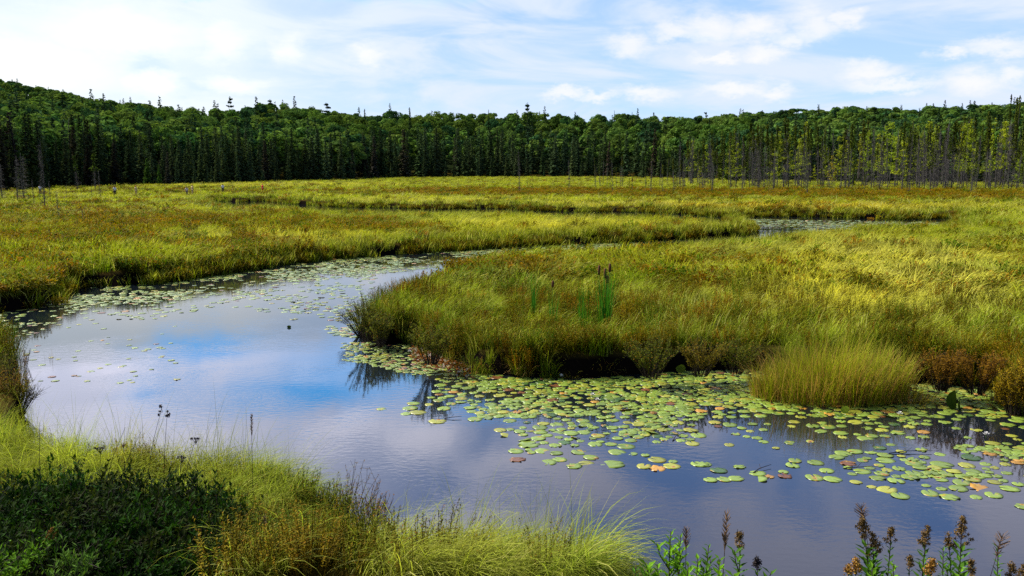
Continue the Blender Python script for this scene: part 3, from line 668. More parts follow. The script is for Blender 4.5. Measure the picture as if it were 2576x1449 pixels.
# --- left: dead trees on the meadow and the dark spruces behind them
for a in [
 (45, 505, 392, 'dead', 'dense grey dead spruce, left of the two broad grey ones at the left border', 1.6),
 (62, 503, 385, 'dead', 'dense grey dead spruce, right one of the broad grey pair near the left border', 1.4),
 (6, 500, 405, 'dead', 'grey dead spruce cut by the left border', 1.5),
 (113, 522, 352, 'dead', 'tallest grey dead tree on the left meadow with a bare spear top', .8),
 (86, 515, 448, 'dead', 'short grey dead tree left of the tallest dead one', .9),
 (148, 552, 478, 'dead', 'low broad grey dead tree with drooping twigs, nearest on the left meadow', 1.3),
 (128, 508, 452, 'dead', 'small grey dead tree tucked right of the tallest dead one', 1.0),
 (209, 556, 525, 'dead', 'tiny grey dead shrub tree, lowest on the left meadow', 1.2),
 (168, 502, 458, 'dead', 'thin dead sapling right of the grey dead cluster', .7),
 (230, 498, 458, 'dead', 'thin dead sapling further right on the left meadow', .6),
 (253, 498, 425, 'dead', 'slim dead tree with a small grey crown near the walking people', .8),
 (316, 515, 480, 'dead', 'very thin dead stem alone right of the slim dead tree', .5),
 (290, 490, 455, 'dead', 'faint dead stem beside the leftmost walkers', .5),
 (2, 520, 490, 'dead', 'short dead stub at the left border', .8),
 (372, 462, 400, 'spire', 'bright green young spruce, taller of the pair before the dark spruce wall', 1.7, (.07, .15, .02)),
 (402, 462, 415, 'spire', 'bright green young spruce, shorter of the pair before the dark spruce wall', 1.5, (.08, .17, .02)),
 (196, 475, 392, 'bog', 'half bare spruce with olive foliage behind the left dead trees', 1.4, (.09, .14, .02)),
 (240, 478, 388, 'bog', 'olive green spruce with drooping boughs right of the left dead trees', 1.6, (.09, .15, .02)),
 (160, 466, 408, 'spire', 'small olive spruce standing between dead trees on the left', 1.3, (.06, .10, .02)),
]:
    swamp(*a[:5], wide=a[5], tint=a[6] if len(a) > 6 else None)

# --- forest front: the 300 spruces and broadleaf trees that show largest, then the woods behind as a mass
def forest_points():
    """tree places over the hills, spacing growing with distance"""
    pts = []
    n = 60000; q = rng.random(n); D = 95 * (1900/95) ** q; T = np.radians(rng.uniform(-40, 40, n)); x, y = D*np.sin(T), D*np.cos(T)
    u = CU + F*x/(y*cp); e = edge_D(u) + (fbm(x/15, y/15, 91, 2) - .5) * 14; keep = y > e
    x, y, u, e = x[keep], y[keep], u[keep], e[keep]
    back = y - e; sp = np.where(back < 45, 3.5, 5.2) * np.clip(y / 350, .9, 2.4)
    cell = {}; out = []
    for i in range(len(x)):
        s = sp[i]; c = (round(x[i]/4), round(y[i]/4)); m = int(s/4) + 1; ok = True
        for a in range(c[0]-m, c[0]+m+1):
            for b in range(c[1]-m, c[1]+m+1):
                for j in cell.get((a, b), ()):
                    if (x[j]-x[i])**2 + (y[j]-y[i])**2 < s*s: ok = False; break
                if not ok: break
            if not ok: break
        if ok: cell.setdefault(c, []).append(i); out.append(i)
    out = np.array(out); return x[out], y[out], u[out], back[out]
fx, fy, fu, fb = forest_points()
fz = ground_z(fx, fy, np.full(len(fx), 50.0))
n1 = fbm(fx/45, fy/45, 61, 2)
leftw = np.clip((1500 - fu) / 900, 0, 1)
is_spr = (fb < 26 + 30 * (n1 - .4)) | (rng.random(len(fx)) < np.where(fb < 90, .22, .10))
# the spruce wall is as tall as in the photograph
vt = interp(fu, [(-1500,300),(0,300),(200,312),(300,330),(500,335),(700,335),(1000,335),(1300,338),(1600,338),(1800,345),(2000,335),(3600,330)])
h_spr = np.clip((H + fy*(VH - vt)/F - fz) * rng.uniform(.62, 1.12, len(fx)), 7, 29); h_spr = np.where(fb < 7, h_spr * rng.uniform(.22, .75, len(fx)), h_spr)
h_spr = np.where(fb > 40, rng.uniform(13, 20.5, len(fx)), h_spr)
h_brd = rng.uniform(12, 17.5, len(fx))
# how large each shows: near ones and those not hidden behind the wall
px_top = PX(fx, fy, fz + np.where(is_spr, h_spr, h_brd))[1]
infr = (fu > -60) & (fu < 2640)
ks = np.where(is_spr & infr & (fb < 30))[0]; score = (np.where(is_spr, h_spr, h_brd) / fy) * np.exp(-np.clip(fb, 0, 60) / 14)
ks = ks[np.argsort(-score[ks])][:240]
kb = np.where(~is_spr & infr)[0]
# broadleaf trees whose top clears everything nearer in the same direction
vis = np.zeros(len(fx)); order = np.argsort(fy); hor = np.full(700, 999.0)
for i in order:
    c = int((fu[i] + 200) / 5)
    if 2 <= c < 697:
        hw = max(1, int(3.0 * F / fy[i] / 5)); seg = hor[max(0, c-hw):c+hw+1]; vis[i] = max(0, float(seg.mean()) - px_top[i]) * len(seg)
        hor[max(0, c-hw):c+hw+1] = np.minimum(seg, px_top[i] + 4)
kb = kb[np.argsort(-vis[kb])][:290]
SG = {0: ('dark narrow spruce in the wall of spruces along the far meadow edge', 'spruces of the dark wall along the meadow'),
      1: ('tall dark spruce in the black stand at the left end of the meadow', 'dark spruces at the left end of the meadow'),
      2: ('dark pointed spruce in the woods behind the right hand swamp', 'pointed spruces behind the swamp')}
for i in ks:
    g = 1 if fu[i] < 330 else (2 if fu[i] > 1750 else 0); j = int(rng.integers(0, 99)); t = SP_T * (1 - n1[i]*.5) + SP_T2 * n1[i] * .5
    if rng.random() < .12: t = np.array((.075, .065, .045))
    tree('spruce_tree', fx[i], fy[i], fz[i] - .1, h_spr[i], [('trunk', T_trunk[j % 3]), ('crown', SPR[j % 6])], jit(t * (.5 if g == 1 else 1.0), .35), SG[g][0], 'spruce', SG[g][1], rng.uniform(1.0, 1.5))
BG = {0: ('rounded green broadleaf tree on the wooded slope above the spruce wall', 'broadleaf trees above the spruce wall'),
      1: ('rounded green broadleaf tree on the hillside at the left', 'broadleaf trees on the left hillside'),
      2: ('rounded green broadleaf tree on the ridge behind the right hand swamp', 'broadleaf trees on the right ridge')}
def btint(i):
    q = rng.random(); t = BR_T * (1-q) + BR_T2 * q if q < .8 else BR_T3
    return jit(t, .22)
for i in kb:
    g = 1 if fu[i] < 520 else (2 if fu[i] > 1780 else 0); j = int(rng.integers(0, 99))
    tree('broadleaf_tree', fx[i], fy[i], fz[i] - .1, h_brd[i], [('trunk', T_btrunk[j % 3]), ('crown', BRD[j % 6])], btint(i), BG[g][0], 'tree', BG[g][1], rng.uniform(.85, 1.25) * (1.0 if fy[i] < 800 else 1.3))
# tall pines and spires on the sky line
def skyline(u, vtop, vg, D, kind, label, wide=1.0, tint=(.035, .075, .022)):
    p = WD(u, vtop, D); z = float(ground_z(np.array([p[0]]), np.array([p[1]]), np.array([50.]))[0]); h = max(6, p[2] - z); j = int(rng.integers(0, 9))
    cr, nm = (PINE[j % 3], 'white_pine') if kind == 'pine' else (SPR[j % 6], 'spruce_tree')
    tree(nm, p[0], p[1], z, h, [('trunk', T_trunk[j % 3]), ('crown', cr)], jit(tint, .1), label, 'pine' if kind == 'pine' else 'spruce', None, wide)
for a in [(578, 249, 0, 470, 'pine', 'lone tall pine with ragged layered crown on the skyline left of centre', .8),
          (680, 254, 0, 480, 'pine', 'broad dark pine standing above the skyline trees, right of the ragged one', 1.0),
          (822, 263, 0, 470, 'pine', 'flat topped dark pine on the skyline, third pine from the left', 1.3),
          (1325, 265, 0, 540, 'pine', 'tiered pine standing alone above the central skyline', .7),
          (1776, 285, 0, 520, 'pine', 'slanting pine at the dip in the skyline right of centre', .8),
          (2450, 268, 0, 420, 'pine', 'ragged dark pine on the skyline near the right border', .8),
          (2200, 274, 0, 430, 'pine', 'broad blue green pine below the right ridge line', 1.1),
          (1680, 296, 0, 500, 'pine', 'small dark pine breaking the skyline left of the slanting pine', .8),
          (917, 276, 0, 500, 'spire', 'slim pointed spruce on the skyline left of centre', .9),
          (1030, 272, 0, 520, 'spire', 'sharp spruce point on the central skyline, right of the slim one', .8),
          (1229, 279, 0, 560, 'spire', 'thin spruce needle on the central skyline', .5),
          (1546, 281, 0, 560, 'spire', 'tiny spruce tip on the skyline right of the tiered pine', .5),
          (1590, 284, 0, 560, 'spire', 'smallest spruce tip on the skyline before the slanting pine', .5),
          (510, 276, 0, 430, 'spire', 'dark spruce point left of the ragged skyline pine', 1.2),
          (460, 284, 0, 440, 'spire', 'dark small spruce point on the skyline at the foot of the left hill', 1.0),
          (207, 246, 0, 600, 'spire', 'spruce tip standing on the left hill line', .9)]:
    skyline(*a[:6], wide=a[6])
rest = np.ones(len(fx), bool); rest[ks] = False; rest[kb] = False
def mass(name, sel, h, protos, tints, label, wide):
    k = len(sel); rot = np.stack([np.zeros(k), np.zeros(k), rng.uniform(0, 6.28, k)], 1); w = wide * rng.uniform(.85, 1.2, k) * h[sel] / 10 * np.where(fy[sel] > 700, 1.35, 1.0)
    scatter(name, np.stack([fx[sel], fy[sel], fz[sel] - .1], 1), rot, np.stack([w, w, h[sel] / 10], 1), tints, protos, label, 'woods')
sel = np.where(rest & is_spr)[0]; mass('spruce_woods', sel, h_spr, SPRF, np.array([jit(SP_T, .35) for _ in sel]), 'dark spruces filling the woods behind the front row', 1.25)
sel = np.where(rest & ~is_spr)[0]; mass('broadleaf_woods', sel, h_brd, BRDF, np.array([btint(i) for i in sel]), 'green broadleaf woods covering the distant hills', 1.1)
print('forest', len(fx), 'spruce', is_spr.sum())
# ------------------------------------------------------------------ lily pads
def pad_mesh(seed, notch=.35, ruf=.03, torn=False, dome=.0):
    R = np.random.default_rng(seed); mb = MB(); n = 22; V = [(0, 0, .0)]; C_ = [(.35, 0, 0)]; rim = []
    for rr, zz in ((.55, .0), (1.0, .0)):
        for i in range(n + 1):
            a = notch/2 + (2*PI - notch) * i / n; r = rr * (1 + (R.normal(0, ruf) if rr == 1 else 0) + (.03*math.cos(2*a)))
            if rr == 1 and i in (0, n): r *= .88
            if torn and rr == 1 and R.random() < .18: r *= .7
            V.append((r*math.cos(a), r*math.sin(a) * .94, zz + (R.uniform(0, .05) * (1 + 2*torn) * (R.random() < .35) if rr == 1 else 0) + dome * rr)); C_.append((.35 + .3 * rr * R.random(), 0, R.random()))
    Fc = [(0, 1+i, 2+i) for i in range(n)] + [(1+i, n+2+i, n+3+i, 2+i) for i in range(n)]
    k = len(V); V += [(x, y, z - .004) for x, y, z in V[n+2:]]; C_ += [(.1, 0, 0)] * (n+1)      # the leaf's thickness at the rim
    Fc += [(n+2+i, k+i, k+i+1, n+3+i) for i in range(n)]
    mb.add(V, Fc, C_); return mb.mesh('lily_pad', 'pad', True)
PADS = [pad_mesh(300+i, _R.uniform(.12, .5), .02, False) for i in range(6)] + [pad_mesh(310+i, _R.uniform(.3, .7), .05, True) for i in range(3)]
PAD_G, PAD_Y, PAD_O, PAD_B, PAD_D = map(np.array, ((.24,.34,.045), (.36,.37,.04), (.52,.27,.04), (.20,.08,.025), (.07,.14,.025)))
def pad_density(u, v):
    """how densely pads cover the water, 0..1"""
    lowA = interp(u, [(860,940),(960,975),(1080,1010),(1180,1030),(1290,1110),(1330,1165),(1500,1180),(1700,1178),(1900,1205),(2100,1205),(2250,1250),(2576,1258),(2900,1270)])
    A = (u > 1080) & (v > 925) & (v < lowA); d = np.clip((lowA - v) / np.maximum(lowA - 960, 60), 0, 1)
    a = np.where(A, .10 + .95 * d ** 1.0, 0) * np.where(u < 1180, .7, 1)
    a = np.where(A & (v < 1060) & (u > 1180), np.maximum(a, .78), a)
    a = np.where(A & (u > 2300) & (v < 1200), np.maximum(a, .8), a)
    lowB = interp(u, [(860,905),(960,925),(1050,945),(1170,952),(1300,960)])
    Bm = (u > 862) & (u < 1240) & (v > 862) & (v < lowB); b = np.where(Bm, 1.0, 0)
    lowC = interp(u, [(-200,850),(0,828),(140,815),(200,775),(560,745),(700,735),(900,700),(950,690),(1400,640)]); C_ = (v > 600) & (v < lowC) & (u < 1600)
    lowC2 = interp(u, [(-200,860),(140,850),(560,770),(700,790),(860,848),(930,850),(940,700)])
    c = np.where(C_, 1.3, 0); c2 = np.where((v >= lowC) & (v < lowC2) & (u < 945), .24 + .34 * sst(620, 900, u), 0)
    c2 = np.maximum(c2, np.where((u > 60) & (u < 460) & (v > 820) & (v < 965), .03, 0))
    d_ = np.where((v < 600) & (u > 1840), np.where((u < 2010) & (v > 570), .05, .95), 0)
    return np.maximum.reduce([a, b, c, c2, d_])
def lay_pads():
    placed = []
    # single pads and small groups as they lie in the photograph
    for u, v, w in [(960,1028,26),(1032,1026,42),(1052,1037,44),(1080,1018,22),(1022,1040,30),(1040,1014,34),(1117,1027,38),(1101,1059,46),(1161,1002,34),(1195,1054,40),(1225,1050,36),(1298,1134,40),(1302,1155,42),(1332,1117,60),
        (1380,1162,44),(1408,1155,38),(1444,1172,42),(1475,1165,40),(1487,1150,40),(1553,1137,46),(1575,1122,46),(1760,1167,44),(1542,1167,60),(1620,1172,40),(1655,1178,44),(1690,1172,44),(1773,1167,38),
        (1787,1206,36),(1822,1205,38),(1852,1203,40),(1808,1182,46),(1861,1173,34),(1906,1190,42),(1910,1204,42),(1995,1170,38),(2000,1158,36),(2080,1183,40),(2095,1205,46),(2122,1140,44),(2135,1165,42),(2218,1190,38),
        (2265,1246,48),(2390,1250,48),(2340,1240,44),(2262,1178,34),(2300,1190,46),(2322,1188,40),(2255,1208,46),(2290,1200,46),(2420,1213,48),(2470,1228,54),(2500,1244,46),(2445,1185,46),(2540,1228,48),(2575,1274,40),(2384,1190,50),(2445,1150,54),(2370,1168,56),
        (1520,1413,40),(1540,1424,44),(1478,1430,50)]:
        p = W(u, v, .01); D = p[1]; placed.append((p[0], p[1], w / F * math.hypot(D, H) / 2, 1))
    fixed = len(placed)
    for d0, d1, n, rmin, rmax in ((12.5, 22, 30000, .075, .165), (22, 60, 60000, .10, .17), (52, 92, 26000, .14, .24)):
        x, y = sample(n, d0, d1, -36, 36); u, v = PX(x, y, 0*x); cl_ = fbm(x/1.5, y/1.5, 131, 3); den = pad_density(u, v); den = np.where((v > 1050) | ((v > 600) & (v < 862)), den * np.clip((cl_ - .41) * 6, 0.05, 1.25), den * (.4 + cl_)); s = shore(x, y)
        r = rng.uniform(rmin, rmax, n) * np.where((u < 470) & (v > 800), .6, 1.0) * np.where((u > 862) & (u < 1240) & (v > 862) & (v < 960) & (y > 17.0), .62, 1.0)
        ok = (s < -.02) & (rng.random(n) < den * 1.1); cell = {}
        gs = .5
        for i, q in enumerate(placed): cell.setdefault((int(q[0]//gs), int(q[1]//gs)), []).append(i)
        for i in np.where(ok)[0]:
            c = (int(x[i]//gs), int(y[i]//gs)); hit = False; f = 1.05 if den[i] > .6 else 1.7
            for a in (-1, 0, 1):
                for b in (-1, 0, 1):
                    for j in cell.get((c[0]+a, c[1]+b), ()):
                        q = placed[j]
                        if (q[0]-x[i])**2 + (q[1]-y[i])**2 < (f * (q[2]+r[i]) * .5 * (1.02 if y[i] < 22 else 1.15))**2: hit = True; break
                    if hit: break
                if hit: break
            if not hit: cell.setdefault(c, []).append(len(placed)); placed.append((x[i], y[i], r[i], 0))
    P_ = np.array(placed); k = len(P_); q = rng.random(k); D = np.hypot(P_[:,0], P_[:,1])
    u, v = PX(P_[:,0], P_[:,1], 0*q)
    kind = np.where(q < .72, 0, np.where(q < .90, 1, np.where(q < .93, 2, np.where(q < .95, 3, 4))))
    col = np.array([PAD_G, PAD_Y, PAD_O, PAD_B, PAD_D])[kind] * rng.uniform(.75, 1.2, (k, 1))
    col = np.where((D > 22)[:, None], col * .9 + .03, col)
    z = .0015 + rng.random(k) * .006; yaw = rng.uniform(0, 6.28, k); tl = rng.normal(0, .02, (k, 2)) + (rng.random((k, 1)) < .06) * rng.normal(0, .12, (k, 2))
    infr = (u > -10) & (u < 2590) & (v < 1460); idx = np.where(infr)[0]; show = (P_[:,2] / D) ** 2 / D
    idx = idx[np.argsort(-show[idx])][:296]; one = np.zeros(k, bool); one[idx] = True
    NM = ['green lily pad floating among many others in front of the bog bank', 'yellowing lily pad floating among many green ones', 'orange withered lily pad floating among green ones', 'brown rotting lily pad floating among green ones', 'dark green lily pad floating among paler ones']
    GN = ['green lily pads on the near water', 'yellowing lily pads on the near water', 'withered orange lily pads on the near water', 'rotting brown lily pads on the near water', 'dark green lily pads on the near water']
    for i in idx:
        kd = int(kind[i]); me = PADS[int(rng.integers(6, 9)) if kd in (2, 3) else int(rng.integers(0, 7))]; far = v[i] < 1010
        o = obj('lily_pad', me, loc=(P_[i,0], P_[i,1], z[i]), tint=col[i]); o.scale = (P_[i,2], P_[i,2], P_[i,2]); o.rotation_euler = (tl[i,0], tl[i,1], yaw[i]); lab = NM[kd]
        if v[i] > 1390: lab = 'green lily pad close to the grassy near bank, away from all other pads'; tag(o, lab, 'lily pad', 'few lily pads by the grassy near bank'); continue
        if u[i] < 1250 and v[i] > 1005: tag(o, 'lily pad in the loose outlying cluster left of the main raft', 'lily pad', 'outlying lily pads left of the raft'); continue
        tag(o, lab, 'lily pad', GN[kd])
    m = ~one; kk = m.sum(); r3 = np.stack([tl[m,0], tl[m,1], yaw[m]], 1); sc = np.repeat(P_[m,2][:, None], 3, 1)
    scatter('lily_pads', np.stack([P_[m,0], P_[m,1], z[m]], 1), r3, sc, col[m], PADS, 'raft of small green and yellow lily pads covering the stream and the far pool', 'lily pads')
    print('pads', k)
    return P_
PAD_AT = lay_pads()

# upright leaves of water plants
def upright_leaf(u, v, h, label, tint=PAD_G*.8, wide=.7, az=.5):
    mb = MB(); R = np.random.default_rng(int(u)); n = 9; V = []; 
    for i in range(n):
        t = i/(n-1)
        for j in range(5):
            b = (j-2)/2; w = wide * math.sin(PI * min(1, t*.93+.07)) ** .6 * .5; V.append((b*w, .30*abs(b)*w + .12*math.sin(t*2.5), t))
    Fc = [(i*5+j, i*5+j+1, i*5+j+6, i*5+j+5) for i in range(n-1) for j in range(4)]
    mb.add([(x*h, y*h, z*h) for x, y, z in V], Fc, [(.4 + .3*R.random(), 0, 0) for _ in V]); p = W(u, v, 0); e = empty('pond_lily_leaf', (p[0], p[1], -.01), az); tag(e, label, 'leaf')
    obj('leaf_blade', mb.mesh('leaf_blade', 'leafgreen', True), e, tint=tint); st = MB(); tube(st, [(0, .02, -.25), (0, .01, -.1), (0, 0, .02)], .008, .006, 5); obj('stalk', st.mesh('stalk', 'reed', True), e, tint=tint*.7)
upright_leaf(1478, 944, .30, 'folded green pond lily leaf standing at the foot of the bank below the cattails', wide=.9)
upright_leaf(1943, 985, .26, 'dark green folded leaf standing upright left of the golden sedge clump', PAD_D, .6)
upright_leaf(2128, 1040, .17, 'bright green round leaf standing at the foot of the golden sedge clump', PAD_G*.9, 1.1, .2)
upright_leaf(2402, 1030, .42, 'black green upright leaf between the sedge clump and the right hand shrub', PAD_D*.35, .8)
upright_leaf(2418, 1032, .26, 'smaller dark upright leaf beside the black green one', PAD_D*.4, .8, 1.0)
upright_leaf(727, 824, .08, 'dark folded leaf standing alone in the open left part of the stream', PAD_D*.5, 1.6, .1)
upright_leaf(1715, 938, .22, 'wide green folded leaf in the shade under the bank right of the cattails', PAD_G*.6, 1.2, .3)


def bud(u, v, h, label, mat='petal', r=.05):
    R = np.random.default_rng(int(u*3)); p = W(u, v, 0); e = empty('water_lily_flower', (p[0], p[1], .02), 0); tag(e, label, 'flower'); mb = MB()
    for k in range(14):
        a = k * 2.4; t = k / 14; d = np.array((math.cos(a)*(1-t*.7), math.sin(a)*(1-t*.7), .5 + t)); leaf(mb, (0, 0, h*.2), d, (0, 0, 1), r*1.6, r*.9, (.5, 0, 0))
    obj('petals', mb.mesh('petals', mat), e); st = MB(); tube(st, [(0, 0, -.2), (0, 0, h*.3)], .006, .006, 5); obj('stalk', st.mesh('stalk', 'reed', True), e, tint=PAD_D)
for u, v, l in [(1412,952,'white water lily flower at the foot of the straw tuft'), (1502,1013,'small white lily bud in the dense raft below the cattails'), (1490,1000,'pale lily bud just above another in the dense raft'), (2480,1100,'small white lily flower low in the right hand raft'), (2263,1048,'orange white lily bud right of the sedge clump foot'),
                (368,768,'tiny white lily bud alone in the left reach of the stream'), (1030,890,'white lily flower on the brown leaf litter at the bank'), (1080,903,'second white lily flower on the brown leaf litter')]:
    bud(u, v, .1, l)

# floating sticks and litter
def stick(u, v, L, az, label):
    mb = MB(); R = np.random.default_rng(int(u)); tube(mb, [(-L/2, 0, .0), (-L*.1, R.normal(0, .03), .02), (L/2, 0, .03)], .010, .004, 5)
    tube(mb, [(-L*.1, 0, .02), (L*.1, .10, .06)], .005, .003, 4); p = W(u, v, .0); o = obj('floating_stick', mb.mesh('stick', 'twig'), loc=(p[0], p[1], .01)); o.rotation_euler = (0, 0, az); tag(o, label, 'stick')
for a in [(1140,1053,.35,.2,'dark stick floating right of the outlying pads'),(1712,1100,.6,.9,'thin dark stick floating among pads right of the cattail reflections'),(1918,1182,.5,.7,'forked stick floating between two pairs of pads'),(2290,1140,.8,.1,'long dark twig heap lying on the right hand raft'),(2165,1178,.5,0.,'thin twig floating right of the lone pair of pads'),(1085,780,.01,0,'x')][:5]: stick(*a)
def litter():
    n = 900; u = rng.uniform(1035, 1180, n); v = 888 + (u-1040)*.27 + rng.normal(0, 11, n); P_ = np.array([W(a, b, .02) for a, b in zip(u, v)]); s = shore(P_[:,0], P_[:,1]); ok = (s < .25) & (s > -.9); P_ = P_[ok]; k = len(P_)
    mb = []
    for i in range(3):
        m = MB(); R = np.random.default_rng(400+i); leaf(m, (0,0,0), (1, 0, R.uniform(-.2,.4)), (0,0,1), .10, .06, (.5, 0, 0), .3); mb.append(m.mesh('dead_leaf', 'leaf'))
    t = np.where((rng.random(k) < .28)[:, None], np.array((.62,.52,.42)), np.array((.26,.09,.02))) * rng.uniform(.5, 1.3, (k, 1))
    scatter('leaf_litter', np.c_[P_, np.full(k, .035)], rng.uniform(-1, 1, (k, 3)) * (.5, .5, 3.1), np.repeat(rng.uniform(.6, 1.4, (k, 1)), 3, 1), t, mb, 'brown and pale dead leaves washed up against the bank', 'leaf litter')
litter()

# ------------------------------------------------------------------ cattails
def cattail(u, vb, vt, nl, spikes, label, w=.018, spread=.18, dark=1.0):
    x, y = W(u, vb, .6); z = gz(x, y); h = float(WD(u, vt, y)[2] - z); R = np.random.default_rng(int(u)); e = empty('cattail_plant', (x, y, z)); tag(e, label, 'cattail'); 
    mb = MB()
    for k in range(nl):
        a = R.uniform(0, 6.28); q = spread * math.sqrt(R.random()) * .6
        blade(mb, (q*math.cos(a), q*math.sin(a)*.8, 0), R.uniform(0, 6.28), h * R.uniform(.75, 1.05), w * R.uniform(.8, 1.3), R.uniform(.02, .14), R.uniform(.05, .45), R, 6, twist=R.uniform(-1.5, 1.5))
    obj('leaves', mb.mesh('leaves', 'reed'), e, tint=np.array((.07, .24, .016)) * dark)
    for k, (du, v0, v1) in enumerate(spikes):
        xo = du / F * y; zt = float(WD(u, v0, y)[2] - z); zb = float(WD(u, v1, y)[2] - z)
        s = MB(); tube(s, [(xo*.3, 0, 0), (xo*.7, 0, zb*.6), (xo, 0, zb)], .007, .005, 6); obj('stem', s.mesh('stem', 'reed', True), e, tint=(.08, .20, .03))
        s = MB(); tube(s, [(xo, 0, zb-.01), (xo, 0, zb+.012), (xo+.003, 0, (zb+zt)/2), (xo+.004, 0, zt-.05), (xo+.005, 0, zt-.03)], .006, [.012, .034, .038, .032, .008], 8); tube(s, [(xo+.005, 0, zt-.035), (xo+.006, 0, zt)], .004, .001, 5)
        obj('seed_spike', s.mesh('seed_spike', 'cat_head', True), e)
cattail(1342, 812, 674, 12, [], 'tall pair of dark green cattail leaves without spikes, leftmost of the cattails', .045, .10)
cattail(1390, 822, 712, 18, [(0, 703, 722)], 'short cattail clump with a single brown spike right of the bare leaf pair', .026, .22)
cattail(1468, 822, 684, 22, [], 'loose cattail clump without spikes left of the main clump', .026, .26)
cattail(1517, 832, 668, 60, [(-12, 664, 690), (3, 672, 700), (9, 690, 712), (15, 660, 684)], 'large cattail clump with several brown spikes on the peninsula', .034, .30)
cattail(1283, 806, 765, 7, [], 'tiny tuft of cattail leaves left of the tall leaf pair', .014, .15)
cattail(1642, 850, 735, 9, [], 'thin pale cattail tuft right of the main clump', .012, .25, 1.6)

# ------------------------------------------------------------------ sedge clumps, tufts and shrubs that stand out
def clump(u, v, zb, n, h, rx, ry, w, tint, label, lean=.12, droop=.6, name='sedge_clump', dry=.15, cat='grass clump', pos=None):
    x, y = pos if pos is not None else W(u, v, zb); R = np.random.default_rng(int(u+v)); z = gz(x, y); e = empty(name, (x, y, max(z, -.02) if zb is None else zb)); tag(e, label, cat); mb = MB(); md = MB(); hh_ = lambda px, py: .45 + 1.1 * float(fbm(np.array([px*2.2+u]), np.array([py*2.2]), 5, 3)[0])
    for k in range(n):
        a = R.uniform(0, 6.28); q = math.sqrt(R.random()); px, py = rx*q*math.cos(a), ry*q*math.sin(a); az = math.atan2(py, px) + R.normal(0, 1.0)
        if R.random() < dry: blade(md, (px, py, -.1), az, h*R.uniform(.35, .9), w, lean*R.uniform(.5, 4), droop*R.uniform(.5, 2.2), R, 4)
        else: blade(mb, (px, py, -.1), az, h*R.uniform(.6, 1.12)*(1-.30*q*q)*hh_(px, py), w, lean*R.uniform(.1, 2)*(.4+q), droop*R.uniform(.4, 1.6), R, 4, twist=R.uniform(-1, 1))
    obj('green_blades', mb.mesh('green_blades', 'sedge'), e, tint=tint); obj('dry_blades', md.mesh('dry_blades', 'sedge'), e, tint=(.46, .28, .09)); return e
clump(2105, 1010, -.02, 4600, 1.55, 1.72, 1.0, .014, (.30, .34, .010), 'large golden green sedge clump jutting into the water in front of the bank', .12, .85, pos=SEDGE, dry=.3)
clump(2290, 1012, -.02, 420, .8, .45, .35, .012, (.33, .30, .03), 'straw brown sedge skirt at the right foot of the large golden clump', .35, 1.3, 'sedge_tuft', .5)
clump(1935, 1000, -.02, 300, .75, .40, .3, .012, (.30, .30, .02), 'straw sedge skirt at the left foot of the large golden clump', .35, 1.3, 'sedge_tuft', .5)
clump(1328, 938, .05, 240, .95, .34, .2, .012, (.34, .34, .02), 'straw and green sedge tuft hanging over the bank below the cattails', .22, 1.5, 'sedge_tuft', .45)
clump(1208, 930, .05, 130, .8, .26, .2, .010, (.22, .28, .015), 'small sedge tuft at the bank corner beside the brown litter', .25, 1.6, 'sedge_tuft', .4)
clump(1440, 950, .0, 70, .42, .15, .1, .010, (.40, .40, .03), 'little yellow sedge tuft standing in the water among the pads', .3, 1.7, 'sedge_tuft', .3)
clump(1520, 935, .05, 110, .8, .3, .2, .010, (.30, .30, .02), 'straw coloured tuft drooping over the dark bank right of the long one', .25, 1.8, 'sedge_tuft', .55)
clump(122, 905, .0, 9, .55, .12, .05, .008, (.10, .14, .03), 'few thin reed stems standing in the open water at the left', .05, .25, 'reed_stems', .1, 'reed')
clump(2480, 1010, .0, 26, .35, .2, .1, .012, (.26, .38, .03), 'small pale tuft on the raft left of the right hand orange shrub', .3, 1.4, 'sedge_tuft', .2)

def shrub(x, y, z, h, r, ntw, per, L, w, leafmat, tint, label, name='leatherleaf_shrub', cat='shrub', lean=(0, 0), bare=0, up=.6):
    R = np.random.default_rng(int(abs(x*131+y*17))); e = empty(name, (x, y, z)); tag(e, label, cat); st = MB(); lf = MB()
    for k in range(ntw + bare):
        a = R.uniform(0, 6.28); q = R.random() ** .5; p0 = np.array((math.cos(a)*r*.25*q, math.sin(a)*r*.25*q, -.05)); hh = h * R.uniform(.6, 1.08) * (1 - .25*q)
        tip = np.array((math.cos(a)*r*q + lean[0]*h, math.sin(a)*r*q + lean[1]*h, hh)); mid = p0*.5 + tip*.5 + (0, 0, h*.10) + R.normal(0, .03, 3)
        tube(st, [p0, (p0+mid)/2, mid, tip], .007, .002, 4, cap=False)
        for b in range(3):
            t = R.uniform(.45, .9); p = mid + (tip-mid)*max(0, (t-.4)/.6); q2 = p + R.normal(0, .09, 3) + (0, 0, .09); tube(st, [p, q2], .003, .0015, 3, cap=False)
            if k < ntw:
                for s_ in range(4): leaf(lf, p + (q2-p)*R.random(), (R.normal(), R.normal(), R.uniform(0, up*2)), (0, 0, 1), L*R.uniform(.6, 1.1), w*R.uniform(.7, 1.1), (R.random()*.8, 0, R.random()))
        if k < ntw:
            sh = R.uniform(0, .4)
            for b in range(per):
                t = R.uniform(.25, 1); p = mid + (tip-mid)*(t-.5)*2 if t > .5 else p0 + (mid-p0)*t*2
                a2 = b*2.4; leaf(lf, p + R.normal(0, .008, 3), (math.cos(a2), math.sin(a2), up*R.uniform(.2, 1.6)), (0, 0, 1), L*R.uniform(.7, 1.15), w*R.uniform(.7, 1.15), (sh + R.random()*.6, 0, R.random()))
    obj('branches', st.mesh('branches', 'twig'), e); obj('foliage', lf.mesh('foliage', leafmat), e, tint=tint); return e
